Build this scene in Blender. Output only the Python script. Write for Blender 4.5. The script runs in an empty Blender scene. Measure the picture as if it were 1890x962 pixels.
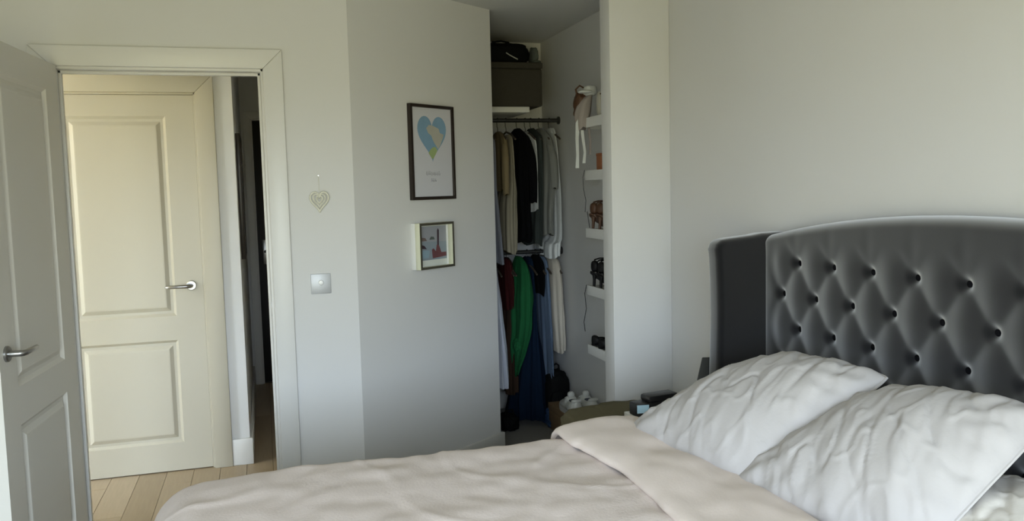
import bpy, bmesh, math, random
from mathutils import Vector, Matrix, noise
random.seed(4)
PI = math.pi
scene = bpy.context.scene
C = scene.collection

# ------------------------------------------------------------------ camera
YAW, PITCH, ROLL, FPX, CAMH = math.radians(16.494), math.radians(4.818), math.radians(1.468), 1550.0, 1.45
fw = Vector((math.sin(YAW)*math.cos(PITCH), math.cos(YAW)*math.cos(PITCH), -math.sin(PITCH)))
rt = Vector((math.cos(YAW), -math.sin(YAW), 0))
dn = fw.cross(rt)
r2 = rt*math.cos(ROLL) + dn*math.sin(ROLL)
d2 = -rt*math.sin(ROLL) + dn*math.cos(ROLL)
cam_data = bpy.data.cameras.new('camera')
cam_data.sensor_width = 36.0
cam_data.sensor_fit = 'HORIZONTAL'
cam_data.lens = FPX/1890*36.0
cam_data.clip_start = 0.02
cam = bpy.data.objects.new('camera', cam_data)
M4 = Matrix((( r2.x, -d2.x, -fw.x, 0), (r2.y, -d2.y, -fw.y, 0), (r2.z, -d2.z, -fw.z, CAMH), (0, 0, 0, 1)))
cam.matrix_world = M4
C.objects.link(cam)
scene.camera = cam

# ------------------------------------------------------------------ sky, window daylight, exposure
SKY = (0.79, 0.93, 1.08)
GROUND = (0.92, 0.87, 0.48)
SKY_S, GROUND_S = 16.5, 5.0
world = bpy.data.worlds.new('daylight')
scene.world = world
world.use_nodes = True
wn = world.node_tree
wn.nodes.clear()
tc = wn.nodes.new('ShaderNodeTexCoord')
sp = wn.nodes.new('ShaderNodeSeparateXYZ')
mr = wn.nodes.new('ShaderNodeMapRange')
mr.inputs['From Min'].default_value = -0.02
mr.inputs['From Max'].default_value = 0.06
mixw = wn.nodes.new('ShaderNodeMix')
mixw.data_type = 'RGBA'
mixw.inputs[6].default_value = (*[v*GROUND_S for v in GROUND], 1)
mixw.inputs[7].default_value = (*[v*SKY_S for v in SKY], 1)
bg = wn.nodes.new('ShaderNodeBackground')
ow = wn.nodes.new('ShaderNodeOutputWorld')
wn.links.new(tc.outputs['Generated'], sp.inputs[0])
wn.links.new(sp.outputs['Z'], mr.inputs['Value'])
wn.links.new(mr.outputs[0], mixw.inputs['Factor'])
wn.links.new(mixw.outputs[2], bg.inputs['Color'])
wn.links.new(bg.outputs[0], ow.inputs['Surface'])

WIN_X0, WIN_X1, WIN_Z0, WIN_Z1, BACK_Y = -1.30, 0.70, 0.06, 2.06, -1.0
pl = bpy.data.lights.new('window_portal', 'AREA')
pl.shape = 'RECTANGLE'
pl.size = WIN_X1-WIN_X0
pl.size_y = WIN_Z1-WIN_Z0
pl.cycles.is_portal = True
po = bpy.data.objects.new('window_portal', pl)
po.location = ((WIN_X0+WIN_X1)/2, BACK_Y-0.11, (WIN_Z0+WIN_Z1)/2)
po.rotation_euler = (PI/2, 0, 0)          # faces +Y, into the room
C.objects.link(po)

vs = scene.view_settings
vs.view_transform = 'Standard'
vs.look = 'None'
vs.gamma = 1.0
vs.use_curve_mapping = False
vs.exposure = 0.45

# ------------------------------------------------------------------ materials
MATS = {}
def mat(name, col, rough=0.6, metal=0.0, noise_amt=0.0, noise_scale=20.0, bump=0.0, bump_scale=200.0,
        sheen=0.0, spec=None, col2=None, emit=None, stretch=None):
    if name in MATS:
        return MATS[name]
    m = bpy.data.materials.new(name)
    m.use_nodes = True
    nt = m.node_tree
    b = nt.nodes['Principled BSDF']
    b.inputs['Base Color'].default_value = (*col, 1)
    b.inputs['Roughness'].default_value = rough
    b.inputs['Metallic'].default_value = metal
    if spec is not None:
        b.inputs['Specular IOR Level'].default_value = spec
    if sheen:
        b.inputs['Sheen Weight'].default_value = sheen
        b.inputs['Sheen Roughness'].default_value = 0.5
    co = nt.nodes.new('ShaderNodeTexCoord')
    src = co.outputs['Object']
    if stretch:
        mp = nt.nodes.new('ShaderNodeMapping')
        mp.inputs['Scale'].default_value = stretch
        nt.links.new(src, mp.inputs[0])
        src = mp.outputs[0]
    if noise_amt or col2:
        n = nt.nodes.new('ShaderNodeTexNoise')
        n.inputs['Scale'].default_value = noise_scale
        n.inputs['Detail'].default_value = 4
        nt.links.new(src, n.inputs['Vector'])
        mx = nt.nodes.new('ShaderNodeMix')
        mx.data_type = 'RGBA'
        c2 = col2 or tuple(v*(1-noise_amt) for v in col)
        mx.inputs[6].default_value = (*col, 1)
        mx.inputs[7].default_value = (*c2, 1)
        nt.links.new(n.outputs['Fac'], mx.inputs['Factor'])
        nt.links.new(mx.outputs[2], b.inputs['Base Color'])
    if bump:
        n2 = nt.nodes.new('ShaderNodeTexNoise')
        n2.inputs['Scale'].default_value = bump_scale
        n2.inputs['Detail'].default_value = 3
        nt.links.new(src, n2.inputs['Vector'])
        bp = nt.nodes.new('ShaderNodeBump')
        bp.inputs['Strength'].default_value = bump
        bp.inputs['Distance'].default_value = 0.004
        nt.links.new(n2.outputs['Fac'], bp.inputs['Height'])
        nt.links.new(bp.outputs[0], b.inputs['Normal'])
    if emit:
        b.inputs['Emission Color'].default_value = (*emit[0], 1)
        b.inputs['Emission Strength'].default_value = emit[1]
    MATS[name] = m
    return m

WALL = mat('wall_paint', (0.68, 0.675, 0.66), 0.85, noise_amt=0.03, noise_scale=2.5, bump=0.06, bump_scale=260)
CEIL = mat('ceiling_paint', (0.66, 0.66, 0.65), 0.9, bump=0.05, bump_scale=200)
GLOSS = mat('white_gloss', (0.69, 0.68, 0.65), 0.38, noise_amt=0.02, noise_scale=5)
CREAMD = mat('cream_door_paint', (0.485, 0.45, 0.36), 0.42, noise_amt=0.02, noise_scale=4, bump=0.05, bump_scale=300)
DOORW = mat('door_paint', (0.67, 0.65, 0.59), 0.42, noise_amt=0.02, noise_scale=4, bump=0.05, bump_scale=300)
CHROME = mat('satin_chrome', (0.36, 0.36, 0.36), 0.28, 1.0)
CARPET = mat('grey_carpet', (0.30, 0.29, 0.275), 0.95, noise_amt=0.25, noise_scale=60, bump=0.6, bump_scale=400)
PLANKS = [mat('laminate_%d' % i, c, 0.45, col2=c2, noise_scale=6, stretch=(14, 1.2, 1), bump=0.08, bump_scale=30)
          for i, (c, c2) in enumerate((((0.42, 0.33, 0.22), (0.33, 0.25, 0.16)), ((0.38, 0.295, 0.19), (0.30, 0.225, 0.145)),
                                       ((0.46, 0.365, 0.25), (0.36, 0.28, 0.185))))]
SUBFLOOR = mat('subfloor', (0.10, 0.075, 0.05), 0.8, noise_amt=0.2)
VELVET = mat('charcoal_velvet', (0.008, 0.008, 0.0095), 0.9, noise_amt=0.18, noise_scale=14, sheen=0.95, spec=0.0, bump=0.05, bump_scale=500)
VELVET_D = mat('velvet_button', (0.007, 0.007, 0.009), 0.9, noise_amt=0.15, noise_scale=20, spec=0.05)
DUVET = mat('duvet_cotton', (0.755, 0.662, 0.622), 0.9, noise_amt=0.04, noise_scale=9, bump=0.35, bump_scale=130, sheen=0.1)
FLAP = mat('duvet_reverse', (0.80, 0.70, 0.645), 0.9, noise_amt=0.05, noise_scale=7, bump=0.12, bump_scale=160, sheen=0.1)
LINEN = mat('white_pillow_cotton', (0.51, 0.49, 0.49), 0.85, noise_amt=0.03, noise_scale=8, bump=0.10, bump_scale=90, sheen=0.1)
SHEET = mat('cream_sheet', (0.76, 0.73, 0.69), 0.88, noise_amt=0.04, noise_scale=9, bump=0.1, bump_scale=120)
BLACK = mat('black_plastic', (0.012, 0.012, 0.014), 0.4, noise_amt=0.1)
WHITE = mat('white_melamine', (0.78, 0.78, 0.76), 0.5, noise_amt=0.02)

# ------------------------------------------------------------------ helpers
def link(name, me, m, parent=None):
    o = bpy.data.objects.new(name, me)
    C.objects.link(o)
    if m is not None:
        me.materials.append(m)
    if parent is not None:
        o.parent = parent
    return o

def tag(o, label=None, cat=None, group=None, kind=None):
    if label: o['label'] = label
    if cat: o['category'] = cat
    if group: o['group'] = group
    if kind: o['kind'] = kind
    return o

def thing(name, label, cat, loc=(0, 0, 0), rz=0.0, group=None, kind=None):
    o = bpy.data.objects.new(name, None)
    o.empty_display_size = 0.05
    o.location = loc
    o.rotation_euler = (0, 0, rz)
    C.objects.link(o)
    return tag(o, label, cat, group, kind)

def smooth(me, ang=None):
    for p in me.polygons:
        p.use_smooth = True
    if ang is not None:
        try:
            me.set_sharp_from_angle(angle=math.radians(ang))
        except Exception:
            pass

def bm_box(bm, x0, x1, y0, y1, z0, z1, mtx=None):
    vs_ = [bm.verts.new((x, y, z)) for x in (x0, x1) for y in (y0, y1) for z in (z0, z1)]
    for f in ((0, 1, 3, 2), (4, 6, 7, 5), (0, 4, 5, 1), (2, 3, 7, 6), (0, 2, 6, 4), (1, 5, 7, 3)):
        bm.faces.new([vs_[i] for i in f])
    if mtx is not None:
        bmesh.ops.transform(bm, matrix=mtx, verts=vs_)
    return vs_

def finish(bm, name, m, parent=None, bevel=0.0, seg=2, sm=True, ang=40):
    bmesh.ops.recalc_face_normals(bm, faces=bm.faces)
    if bevel:
        bmesh.ops.bevel(bm, geom=[e for e in bm.edges if len(e.link_faces) == 2 and e.calc_face_angle(0) > 0.5], offset=bevel,
                        segments=seg, affect='EDGES', profile=0.5, clamp_overlap=True)
    me = bpy.data.meshes.new(name)
    bm.to_mesh(me)
    bm.free()
    if sm:
        smooth(me, ang)
    return link(name, me, m, parent)

def box(name, x0, x1, y0, y1, z0, z1, m, parent=None, bevel=0.0, seg=2):
    bm = bmesh.new()
    bm_box(bm, x0, x1, y0, y1, z0, z1)
    return finish(bm, name, m, parent, bevel, seg)

def boxes(name, lst, m, parent=None, bevel=0.0):
    bm = bmesh.new()
    for b in lst:
        bm_box(bm, *b)
    return finish(bm, name, m, parent, bevel)

def prism(name, pts, z0, z1, m, parent=None, bevel=0.0, mtx=None, seg=2):
    """extrude a 2-D outline (x,y) from z0 to z1"""
    bm = bmesh.new()
    a = [bm.verts.new((x, y, z0)) for x, y in pts]
    b = [bm.verts.new((x, y, z1)) for x, y in pts]
    bm.faces.new(a[::-1]); bm.faces.new(b)
    n = len(pts)
    for i in range(n):
        bm.faces.new((a[i], a[(i+1) % n], b[(i+1) % n], b[i]))
    if mtx is not None:
        bmesh.ops.transform(bm, matrix=mtx, verts=bm.verts)
    return finish(bm, name, m, parent, bevel, seg)

def tube_into(bm, pts, r, n=8, closed=False):
    pts = [Vector(p) for p in pts]
    rings = []
    prev = None
    for i, p in enumerate(pts):
        if closed:
            t = (pts[(i+1) % len(pts)]-pts[i-1])
        else:
            t = pts[min(i+1, len(pts)-1)]-pts[max(i-1, 0)]
        t.normalize()
        if prev is None:
            u = t.orthogonal().normalized()
        else:
            u = (prev-t*prev.dot(t)).normalized()
        prev = u
        v = t.cross(u)
        rr = r[i] if isinstance(r, (list, tuple)) else r
        rings.append([bm.verts.new(p+(u*math.cos(2*PI*k/n)+v*math.sin(2*PI*k/n))*rr) for k in range(n)])
    m_ = len(rings)
    for i in range(m_ if closed else m_-1):
        a, b = rings[i], rings[(i+1) % m_]
        for k in range(n):
            bm.faces.new((a[k], a[(k+1) % n], b[(k+1) % n], b[k]))
    if not closed:
        bm.faces.new(rings[0][::-1]); bm.faces.new(rings[-1])

def tube(name, pts, r, m, parent=None, n=8, closed=False):
    bm = bmesh.new()
    tube_into(bm, pts, r, n, closed)
    return finish(bm, name, m, parent, ang=50)

def lathe(name, prof, m, parent=None, n=24, loc=(0, 0, 0), axis='Z'):
    bm = bmesh.new()
    rings = []
    for r, z in prof:
        rings.append([bm.verts.new((r*math.cos(2*PI*k/n), r*math.sin(2*PI*k/n), z)) for k in range(n)])
    for a, b in zip(rings, rings[1:]):
        for k in range(n):
            bm.faces.new((a[k], a[(k+1) % n], b[(k+1) % n], b[k]))
    bm.faces.new(rings[0][::-1]); bm.faces.new(rings[-1])
    mt = Matrix.Translation(loc)
    if axis == 'Y': mt = mt @ Matrix.Rotation(PI/2, 4, 'X')
    if axis == 'X': mt = mt @ Matrix.Rotation(PI/2, 4, 'Y')
    bmesh.ops.transform(bm, matrix=mt, verts=bm.verts)
    return finish(bm, name, m, parent, ang=35)

def nz(x, y, z, s=1.0, seed=0.0):
    return noise.noise(Vector((x*s+seed*7.3, y*s-seed*3.1, z*s+seed)))

def grid_mesh(name, P, m, parent=None, closed_u=False, cap=False):
    nu, nv = len(P), len(P[0])
    verts = [tuple(p) for row in P for p in row]
    faces = []
    for i in range(nu if closed_u else nu-1):
        for j in range(nv-1):
            a, b = i, (i+1) % nu
            faces.append((a*nv+j, b*nv+j, b*nv+j+1, a*nv+j+1))
    me = bpy.data.meshes.new(name)
    me.from_pydata(verts, [], faces)
    bm = bmesh.new(); bm.from_mesh(me)
    bmesh.ops.recalc_face_normals(bm, faces=bm.faces)
    bm.to_mesh(me); bm.free()
    smooth(me)
    return link(name, me, m, parent)

def loft(name, rings, m, parent=None, n=36, fold=0.0, kf=5, seed=0, sub=5, power=2.0):
    """closed tube through rings (z, xc, yc, hx, hy) with cloth folds that deepen downwards"""
    rs = []
    for i in range(len(rings)-1):
        p0 = rings[max(i-1, 0)]; p1 = rings[i]; p2 = rings[i+1]; p3 = rings[min(i+2, len(rings)-1)]
        for s in range(sub):
            t = s/sub
            rs.append([0.5*(2*b+(c-a)*t+(2*a-5*b+4*c-d)*t*t+(3*b-a-3*c+d)*t**3) for a, b, c, d in zip(p0, p1, p2, p3)])
    rs.append(list(rings[-1]))
    bm = bmesh.new()
    R_ = []
    z0, z1 = rs[0][0], rs[-1][0]
    rnd = random.Random(seed)
    ph = [rnd.uniform(0, 6.3) for _ in range(4)]
    for z, xc, yc, hx, hy in rs:
        t = (z-z0)/(z1-z0+1e-9)
        ring = []
        for k in range(n):
            a = 2*PI*k/n
            ca, sa = math.cos(a), math.sin(a)
            ca = math.copysign(abs(ca)**(2/power), ca); sa = math.copysign(abs(sa)**(2/power), sa)
            f = fold*(0.25+0.75*t)*(math.sin(kf*a+ph[0]+1.3*t)+0.6*math.sin((2*kf-1)*a+ph[1]-2*t)+0.5*math.sin(2*a+ph[2]+4*t))
            f += fold*0.8*nz(ca*1.5, sa*1.5, z*9, 1, seed)
            ring.append(bm.verts.new((xc+max(hx, 0.002)*ca*(1+f), yc+max(hy, 0.002)*sa*(1+0.35*f), z+0.006*fold*10*math.sin(3*a+ph[3])*t)))
        R_.append(ring)
    for a, b in zip(R_, R_[1:]):
        for k in range(n):
            bm.faces.new((a[k], a[(k+1) % n], b[(k+1) % n], b[k]))
    bm.faces.new(R_[0][::-1]); bm.faces.new(R_[-1])
    return finish(bm, name, m, parent, ang=70)

def lump(name, c, s, m, parent=None, amp=0.15, freq=3.0, seed=0, power=2.6, n=20, flat=0.0):
    """soft rounded fabric form of half sizes s about c (superellipsoid with noise)"""
    bm = bmesh.new()
    bmesh.ops.create_uvsphere(bm, u_segments=n*2, v_segments=n, radius=1)
    for v in bm.verts:
        p = v.co.normalized()
        q = Vector([math.copysign(abs(a)**(2/power), a) for a in p])
        q = q*(1+amp*noise.noise(p*freq+Vector((seed*3.7, seed, -seed)))+amp*0.5*noise.noise(p*freq*2.3+Vector((seed, 5, seed))))
        z = q.z*s[2]
        if flat and z < -s[2]*flat: z = -s[2]*flat
        v.co = Vector((c[0]+q.x*s[0], c[1]+q.y*s[1], c[2]+z))
    return finish(bm, name, m, parent, ang=80)

def struct(o, label=None):
    return tag(o, label=label, kind='structure')

# ================================================================== STRUCTURE
H = 2.4
YA = 3.78                       # bedroom face of the doorway wall
XD = 1.80                       # headboard wall
P0 = Vector((0.397, 3.78)); P1 = Vector((1.205, 4.37))
dB = (P1-P0).normalized(); nB = Vector((dB.y, -dB.x)); LB = (P1-P0).length
DX0, DX1, DZ = -0.785, 0.045, 2.00      # doorway opening

struct(boxes('floor', [(-1.75, 1.9, -1.1, YA+0.03, -0.1, 0.0), (0.60, 1.9, YA+0.03, 5.4, -0.1, 0.0)], CARPET), 'grey carpet of the bedroom and the closet')
struct(boxes('wall_front', [(-1.75, DX0, YA, YA+0.12, 0, H), (DX1, P0.x, YA, YA+0.12, 0, H), (DX0, DX1, YA, YA+0.12, DZ, H)], WALL), 'white painted wall around the doorway')
def wallB(s0, s1, off0, off1, z0, z1):
    a = P0+dB*s0; b = P0+dB*s1
    return [(a.x+nB.x*off1, a.y+nB.y*off1), (b.x+nB.x*off1, b.y+nB.y*off1), (b.x+nB.x*off0, b.y+nB.y*off0), (a.x+nB.x*off0, a.y+nB.y*off0)]
struct(prism('wall_diagonal', wallB(0, LB, -0.10, 0, 0, H), 0, H, WALL), 'white diagonal wall that carries two pictures')
struct(box('wall_right', XD, XD+0.1, -1.1, 5.4, 0, H, WALL), 'pale wall behind the headboard')
struct(box('wall_nib', 1.508, XD, 3.49, 3.60, 0, H, WALL, bevel=0.004), 'short white return wall beside the closet opening')
struct(box('wall_closet_back', 0.65, XD, 5.30, 5.40, 0, H, WALL), 'back wall of the closet')
struct(box('wall_closet_left', 0.55, 0.75, 4.08, 6.80, 0, H, WALL), 'wall between closet and hall')
struct(box('wall_left', -1.75, -1.65, -1.1, YA, 0, H, WALL), 'left bedroom wall')
struct(boxes('wall_back', [(-1.75, WIN_X0, BACK_Y-0.1, BACK_Y, 0, H), (WIN_X1, 1.9, BACK_Y-0.1, BACK_Y, 0, H),
                           (WIN_X0, WIN_X1, BACK_Y-0.1, BACK_Y, 0, WIN_Z0), (WIN_X0, WIN_X1, BACK_Y-0.1, BACK_Y, WIN_Z1, H)], WALL), 'bedroom wall with the garden window')
struct(box('ceiling', -2.4, 1.9, -1.1, 6.8, H, H+0.1, CEIL), 'white ceiling')
# hall
YH = 4.70
HX0, HX1, HDZ = -1.075, -0.312, 1.985
struct(boxes('wall_hall', [(-2.4, HX0-0.02, YH, YH+0.1, 0, H), (HX1+0.02, -0.12, YH, YH+0.1, 0, H), (HX0-0.02, HX1+0.02, YH, YH+0.1, HDZ+0.02, H)], WALL), 'hall wall around the cream door')
struct(box('wall_corridor', -0.22, -0.12, YH+0.1, 6.70, 0, H, WALL), 'side wall of the dark corridor')
struct(boxes('wall_corridor_end', [(-0.22, -0.055, 6.70, 6.80, 0, H), (0.52, 0.55, 6.70, 6.80, 0, H), (-0.055, 0.52, 6.70, 6.80, 2.04, H)], WALL), 'end wall of the dark corridor')
struct(box('wall_hall_left', -2.4, -2.3, YA+0.12, YH, 0, H, WALL), 'left end of the hall')
struct(boxes('wall_hall_room', [(-1.35, -0.22, 5.4, 5.5, -0.05, H), (-1.35, -1.25, YH+0.1, 5.4, -0.05, H)], WALL), 'unseen walls of the room behind the cream door, closed to keep outside light out')  # side wall added to stop sky light leaking in round the hall door
struct(box('light_leak_panel', -0.22, 0.75, 6.80, 6.85, -0.05, H, WALL), 'unseen panel added behind the dark corridor door to stop light leaks')  # added out of view so that no sky light leaks round the door
fh = struct(box('floor_hall', -2.4, 0.598, YA+0.031, 6.80, -0.05, -0.012, SUBFLOOR), 'brown wood laminate floor of the hall')
pw, plen, gap = 0.135, 1.25, 0.0016
plank_mesh = {}
ci = 0
x = -2.3
while x < 0.55:
    off = (ci*0.43) % plen
    y = YA+0.06-off
    while y < 6.70:
        y0, y1 = max(y, YA+0.032), min(y+plen, 6.72)
        if y1-y0 > 0.05:
            key = round(y1-y0, 3)
            mi = random.randrange(3)
            if (key, mi) not in plank_mesh:
                o = box('plank', 0, pw-gap, 0, key-gap, -0.012, 0.0, PLANKS[mi], fh, bevel=0.0008, seg=1)
                plank_mesh[(key, mi)] = o.data
            else:
                o = link('plank', plank_mesh[(key, mi)], None, fh)
            o.location = (x, y0, 0)
        y += plen
    x += pw
    ci += 1

# skirting
SK = 0.12
def skirt(name, lst, label):
    return struct(boxes(name, lst, GLOSS, bevel=0.004), label)
skirt('baseboard_right', [(XD-0.015, XD, -1.0, 3.49, 0, SK), (XD-0.015, XD, 3.60, 5.30, 0, SK)], 'white skirting along the headboard wall')
skirt('baseboard_nib', [(1.495, XD-0.015, 3.475, 3.49, 0, SK), (1.493, 1.508, 3.49, 3.612, 0, SK)], 'white skirting round the return wall')
skirt('baseboard_closet', [(0.75, XD-0.015, 5.285, 5.30, 0, SK)], 'white skirting at the back of the closet')
skirt('baseboard_front', [(DX1+0.085, P0.x, YA-0.015, YA, 0, SK), (-1.65, DX0-0.085, YA-0.015, YA, 0, SK)], 'white skirting beside the doorway')
skirt('baseboard_left', [(-1.65, -1.635, -1.0, YA-0.015, 0, SK)], 'white skirting on the left wall')
struct(prism('baseboard_diagonal', wallB(-0.006, LB+0.018, -0.118, 0.016, 0, 0), 0, SK, GLOSS, bevel=0.004), 'white skirting under the diagonal wall')
skirt('baseboard_hall', [(HX1+0.10, -0.105, YH-0.015, YH, 0, 0.145), (-0.12, -0.105, YH, 6.70, 0, 0.145)], 'white skirting at the hall corner')

# door linings and architraves
def lining(name, x0, x1, y0, y1, zt, label, arch_y=None, arch_w=0.078, arch_t=0.018, back_y=None, stop=None, m=None):
    m = m or GLOSS
    L = thing(name, label, None, ((x0+x1)/2, y0, 0), kind='structure')
    ox, oy = (x0+x1)/2, y0
    t = 0.022
    for nm, b in (('jamb', (x0-0.006, x0+t, y0, y1, 0, zt)), ('jamb', (x1-t, x1+0.006, y0, y1, 0, zt)), ('head', (x0-0.006, x1+0.006, y0, y1, zt-t, zt+0.006))):
        bb = (b[0]-ox, b[1]-ox, b[2]-oy, b[3]-oy, b[4], b[5])
        box(nm, *bb, m, L, bevel=0.002)
    if stop:
        for nm, b in (('door_stop', (x0+t, x0+t+0.012, stop[0], stop[1], 0, zt-t)), ('door_stop', (x1-t-0.012, x1-t, stop[0], stop[1], 0, zt-t)), ('door_stop', (x0+t, x1-t, stop[0], stop[1], zt-t-0.012, zt-t))):
            bb = (b[0]-ox, b[1]-ox, b[2]-oy, b[3]-oy, b[4], b[5])
            box(nm, *bb, m, L, bevel=0.002)
    if arch_y is not None:
        i0, i1, it = x0+0.012, x1-0.012, zt-0.012
        o0, o1, ot = i0-arch_w, i1+arch_w, it+arch_w
        for nm, q in (('architrave', ((o0, 0), (i0, 0), (i0, it), (o0, ot))), ('architrave', ((i1, 0), (o1, 0), (o1, ot), (i1, it))), ('architrave', ((o0, ot), (i0, it), (i1, it), (o1, ot)))):
            bm = bmesh.new()
            fr = [bm.verts.new((a-ox, arch_y-arch_t-oy, z)) for a, z in q]
            bk = [bm.verts.new((a-ox, arch_y-oy, z)) for a, z in q]
            bm.faces.new(fr); bm.faces.new(bk[::-1])
            for i in range(4):
                bm.faces.new((fr[i], bk[i], bk[(i+1) % 4], fr[(i+1) % 4]))
            finish(bm, nm, m, L, bevel=0.004)
    return L
L1 = lining('trim_1', DX0, DX1, YA-0.002, YA+0.122, DZ, 'white door lining and architrave of the open bedroom doorway', arch_y=YA, arch_w=0.082, stop=(YA+0.045, YA+0.075))
box('strike_plate', DX1-0.0235-(DX0+DX1)/2, DX1-0.0215-(DX0+DX1)/2, 0.012, 0.034, 0.925, 0.985, CHROME, L1, bevel=0.0006)
lining('trim_2', HX0-0.02, HX1+0.02, YH-0.002, YH+0.1, HDZ+0.02, 'cream architrave round the closed hall door', arch_y=YH, arch_w=0.092, arch_t=0.02, m=CREAMD)
lining('trim_3', -0.06, 0.525, 6.698, 6.80, 2.045, 'frame round the dark door at the end of the corridor', arch_y=6.70, arch_w=0.055, arch_t=0.015)

# ------------------------------------------------------------------ doors
def panel_mesh(name, x0, x1, z0, z1, yf, m, parent, side):
    """moulded door panel: a groove, then a raised field; side = -1 for the face looking to -Y"""
    prof = [(0, 0), (0.004, 0.004), (0.014, 0.0125), (0.020, 0.0135), (0.026, 0.0125), (0.046, 0.002), (0.052, 0.0012)]
    bm = bmesh.new()
    rings = []
    for o, d in prof:
        y = yf-side*d
        rings.append([bm.verts.new(c) for c in ((x0+o, y, z0+o), (x1-o, y, z0+o), (x1-o, y, z1-o), (x0+o, y, z1-o))])
    for a, b in zip(rings, rings[1:]):
        for k in range(4):
            bm.faces.new((a[k], a[(k+1) % 4], b[(k+1) % 4], b[k]))
    bm.faces.new(rings[-1])
    me = bpy.data.meshes.new(name)
    bmesh.ops.recalc_face_normals(bm, faces=bm.faces)
    if (bm.faces[-1].normal.y if hasattr(bm.faces, 'ensure_lookup_table') and not bm.faces.ensure_lookup_table() else 0)*side < 0:
        bmesh.ops.reverse_faces(bm, faces=bm.faces)
    bm.to_mesh(me); bm.free()
    return link(name, me, m, parent)

def lever(parent, x, y, z, side, dirx, backplate=False):
    """lever handle: rose, neck and bar; side is the face direction along local Y"""
    h = thing('handle', None, None, (x, y, z))
    h.parent = parent
    if backplate:
        box('backplate', -0.02, 0.02, min(0, side*0.008), max(0, side*0.008), -0.10, 0.09, CHROME, h, bevel=0.003)
    else:
        lathe('rose', [(0.0265, 0), (0.0265, 0.007), (0.023, 0.010), (0.0, 0.010)], CHROME, h, loc=(0, 0, 0), axis='Y')
        if side > 0:
            h.children[-1].rotation_euler = (0, 0, PI)
    tube('lever', [(0, side*0.002, 0), (0, side*0.040, 0), (dirx*0.004, side*0.049, 0), (dirx*0.018, side*0.054, 0), (dirx*0.06, side*0.055, 0.0), (dirx*0.118, side*0.052, -0.001), (dirx*0.122, side*0.050, -0.001)],
         [0.0105, 0.0105, 0.0105, 0.010, 0.009, 0.0085, 0.005], CHROME, h, n=12)
    return h

def panel_door(name, label, W, HT, loc, rz, m, hinge_left=True, T=0.040, handle_z=0.97, faces=(-1, 1)):
    """local x: 0 = hinge edge .. W, local y: 0..T thickness"""
    d = thing(name, label, None, loc, rz, kind='structure')
    st = 0.138
    z = [0.0, 0.150, 0.700, 0.828, 1.868, HT]
    leaf = boxes('leaf', [(0, st, 0, T, 0, HT), (W-st, W, 0, T, 0, HT), (st, W-st, 0, T, z[0], z[1]), (st, W-st, 0, T, z[2], z[3]), (st, W-st, 0, T, z[4], z[5]), (st, W-st, 0.012, T-0.012, 0.1, HT-0.1)], m, d)
    for s in faces:
        yf = 0 if s < 0 else T
        for a, b in ((1, 2), (3, 4)):
            panel_mesh('panel', st, W-st, z[a], z[b], yf, m, d, s)
    for s in faces:
        lever(d, W-0.058, 0 if s < 0 else T, handle_z, s, -1)
    for hz in (0.23, 1.0, 1.75):
        tube('hinge', [(-0.004, -0.004, hz-0.045), (-0.004, -0.004, hz+0.045)], 0.006, CHROME, d, n=10)
    return d
# bedroom door: hinged on the left jamb, swung 95 degrees into the room.
ang = math.radians(-95.0)
d1 = panel_door('door_1', 'open white two-panel bedroom door with a satin lever handle, seen at a slant', 0.762, 1.975, (-0.75, 3.735, 0.008), ang, DOORW, handle_z=0.955)
# the visible (hall-side) face is local y = T on the +X side: shift so that this face passes through the hinge line
off = Matrix.Rotation(ang, 3, 'Z') @ Vector((0, 0.040, 0))
d1.location = (-0.75-off.x, 3.735-off.y, 0.008)
box('latch', 0.760, 0.7635, 0.010, 0.030, 0.92, 0.99, CHROME, d1, bevel=0.0006)
# hall door, closed, hinged on its left
d2_ = panel_door('door_2', 'closed cream two-panel door across the hall with a lever handle', 0.757, 1.975, (HX0+0.003, YH+0.004, 0.006), 0, CREAMD, handle_z=0.985, faces=(-1,))
# dark corridor door
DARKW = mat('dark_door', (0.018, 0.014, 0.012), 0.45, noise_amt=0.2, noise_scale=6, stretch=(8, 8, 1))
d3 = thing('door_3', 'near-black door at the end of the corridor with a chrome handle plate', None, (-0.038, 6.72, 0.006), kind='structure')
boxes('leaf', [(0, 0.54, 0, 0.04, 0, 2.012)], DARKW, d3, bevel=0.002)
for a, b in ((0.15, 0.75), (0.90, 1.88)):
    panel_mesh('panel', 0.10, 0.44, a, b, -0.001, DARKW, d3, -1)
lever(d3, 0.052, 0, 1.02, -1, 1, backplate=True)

# window behind the camera (the daylight comes in here)
w = thing('window_1', 'white framed glazed garden doors', None, ((WIN_X0+WIN_X1)/2, BACK_Y, WIN_Z0), kind='structure')
hw = (WIN_X1-WIN_X0)/2; hh = WIN_Z1-WIN_Z0
for a, b, c_, d_ in ((-hw, -hw+0.05, 0, hh), (hw-0.05, hw, 0, hh), (-0.035, 0.035, 0.05, hh-0.05), (-hw+0.05, hw-0.05, 0, 0.05), (-hw+0.05, hw-0.05, hh-0.05, hh)):
    box('window_frame', a, b, -0.09, -0.03, c_, d_, GLOSS, w, bevel=0.004)
gm = bpy.data.materials.new('clear_pane'); gm.use_nodes = True
nt = gm.node_tree; nt.nodes.clear()
tr = nt.nodes.new('ShaderNodeBsdfTransparent'); gl = nt.nodes.new('ShaderNodeBsdfGlossy'); gl.inputs['Roughness'].default_value = 0.02
mxs = nt.nodes.new('ShaderNodeMixShader'); mxs.inputs[0].default_value = 0.05; oo = nt.nodes.new('ShaderNodeOutputMaterial')
nt.links.new(tr.outputs[0], mxs.inputs[1]); nt.links.new(gl.outputs[0], mxs.inputs[2]); nt.links.new(mxs.outputs[0], oo.inputs[0])
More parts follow.
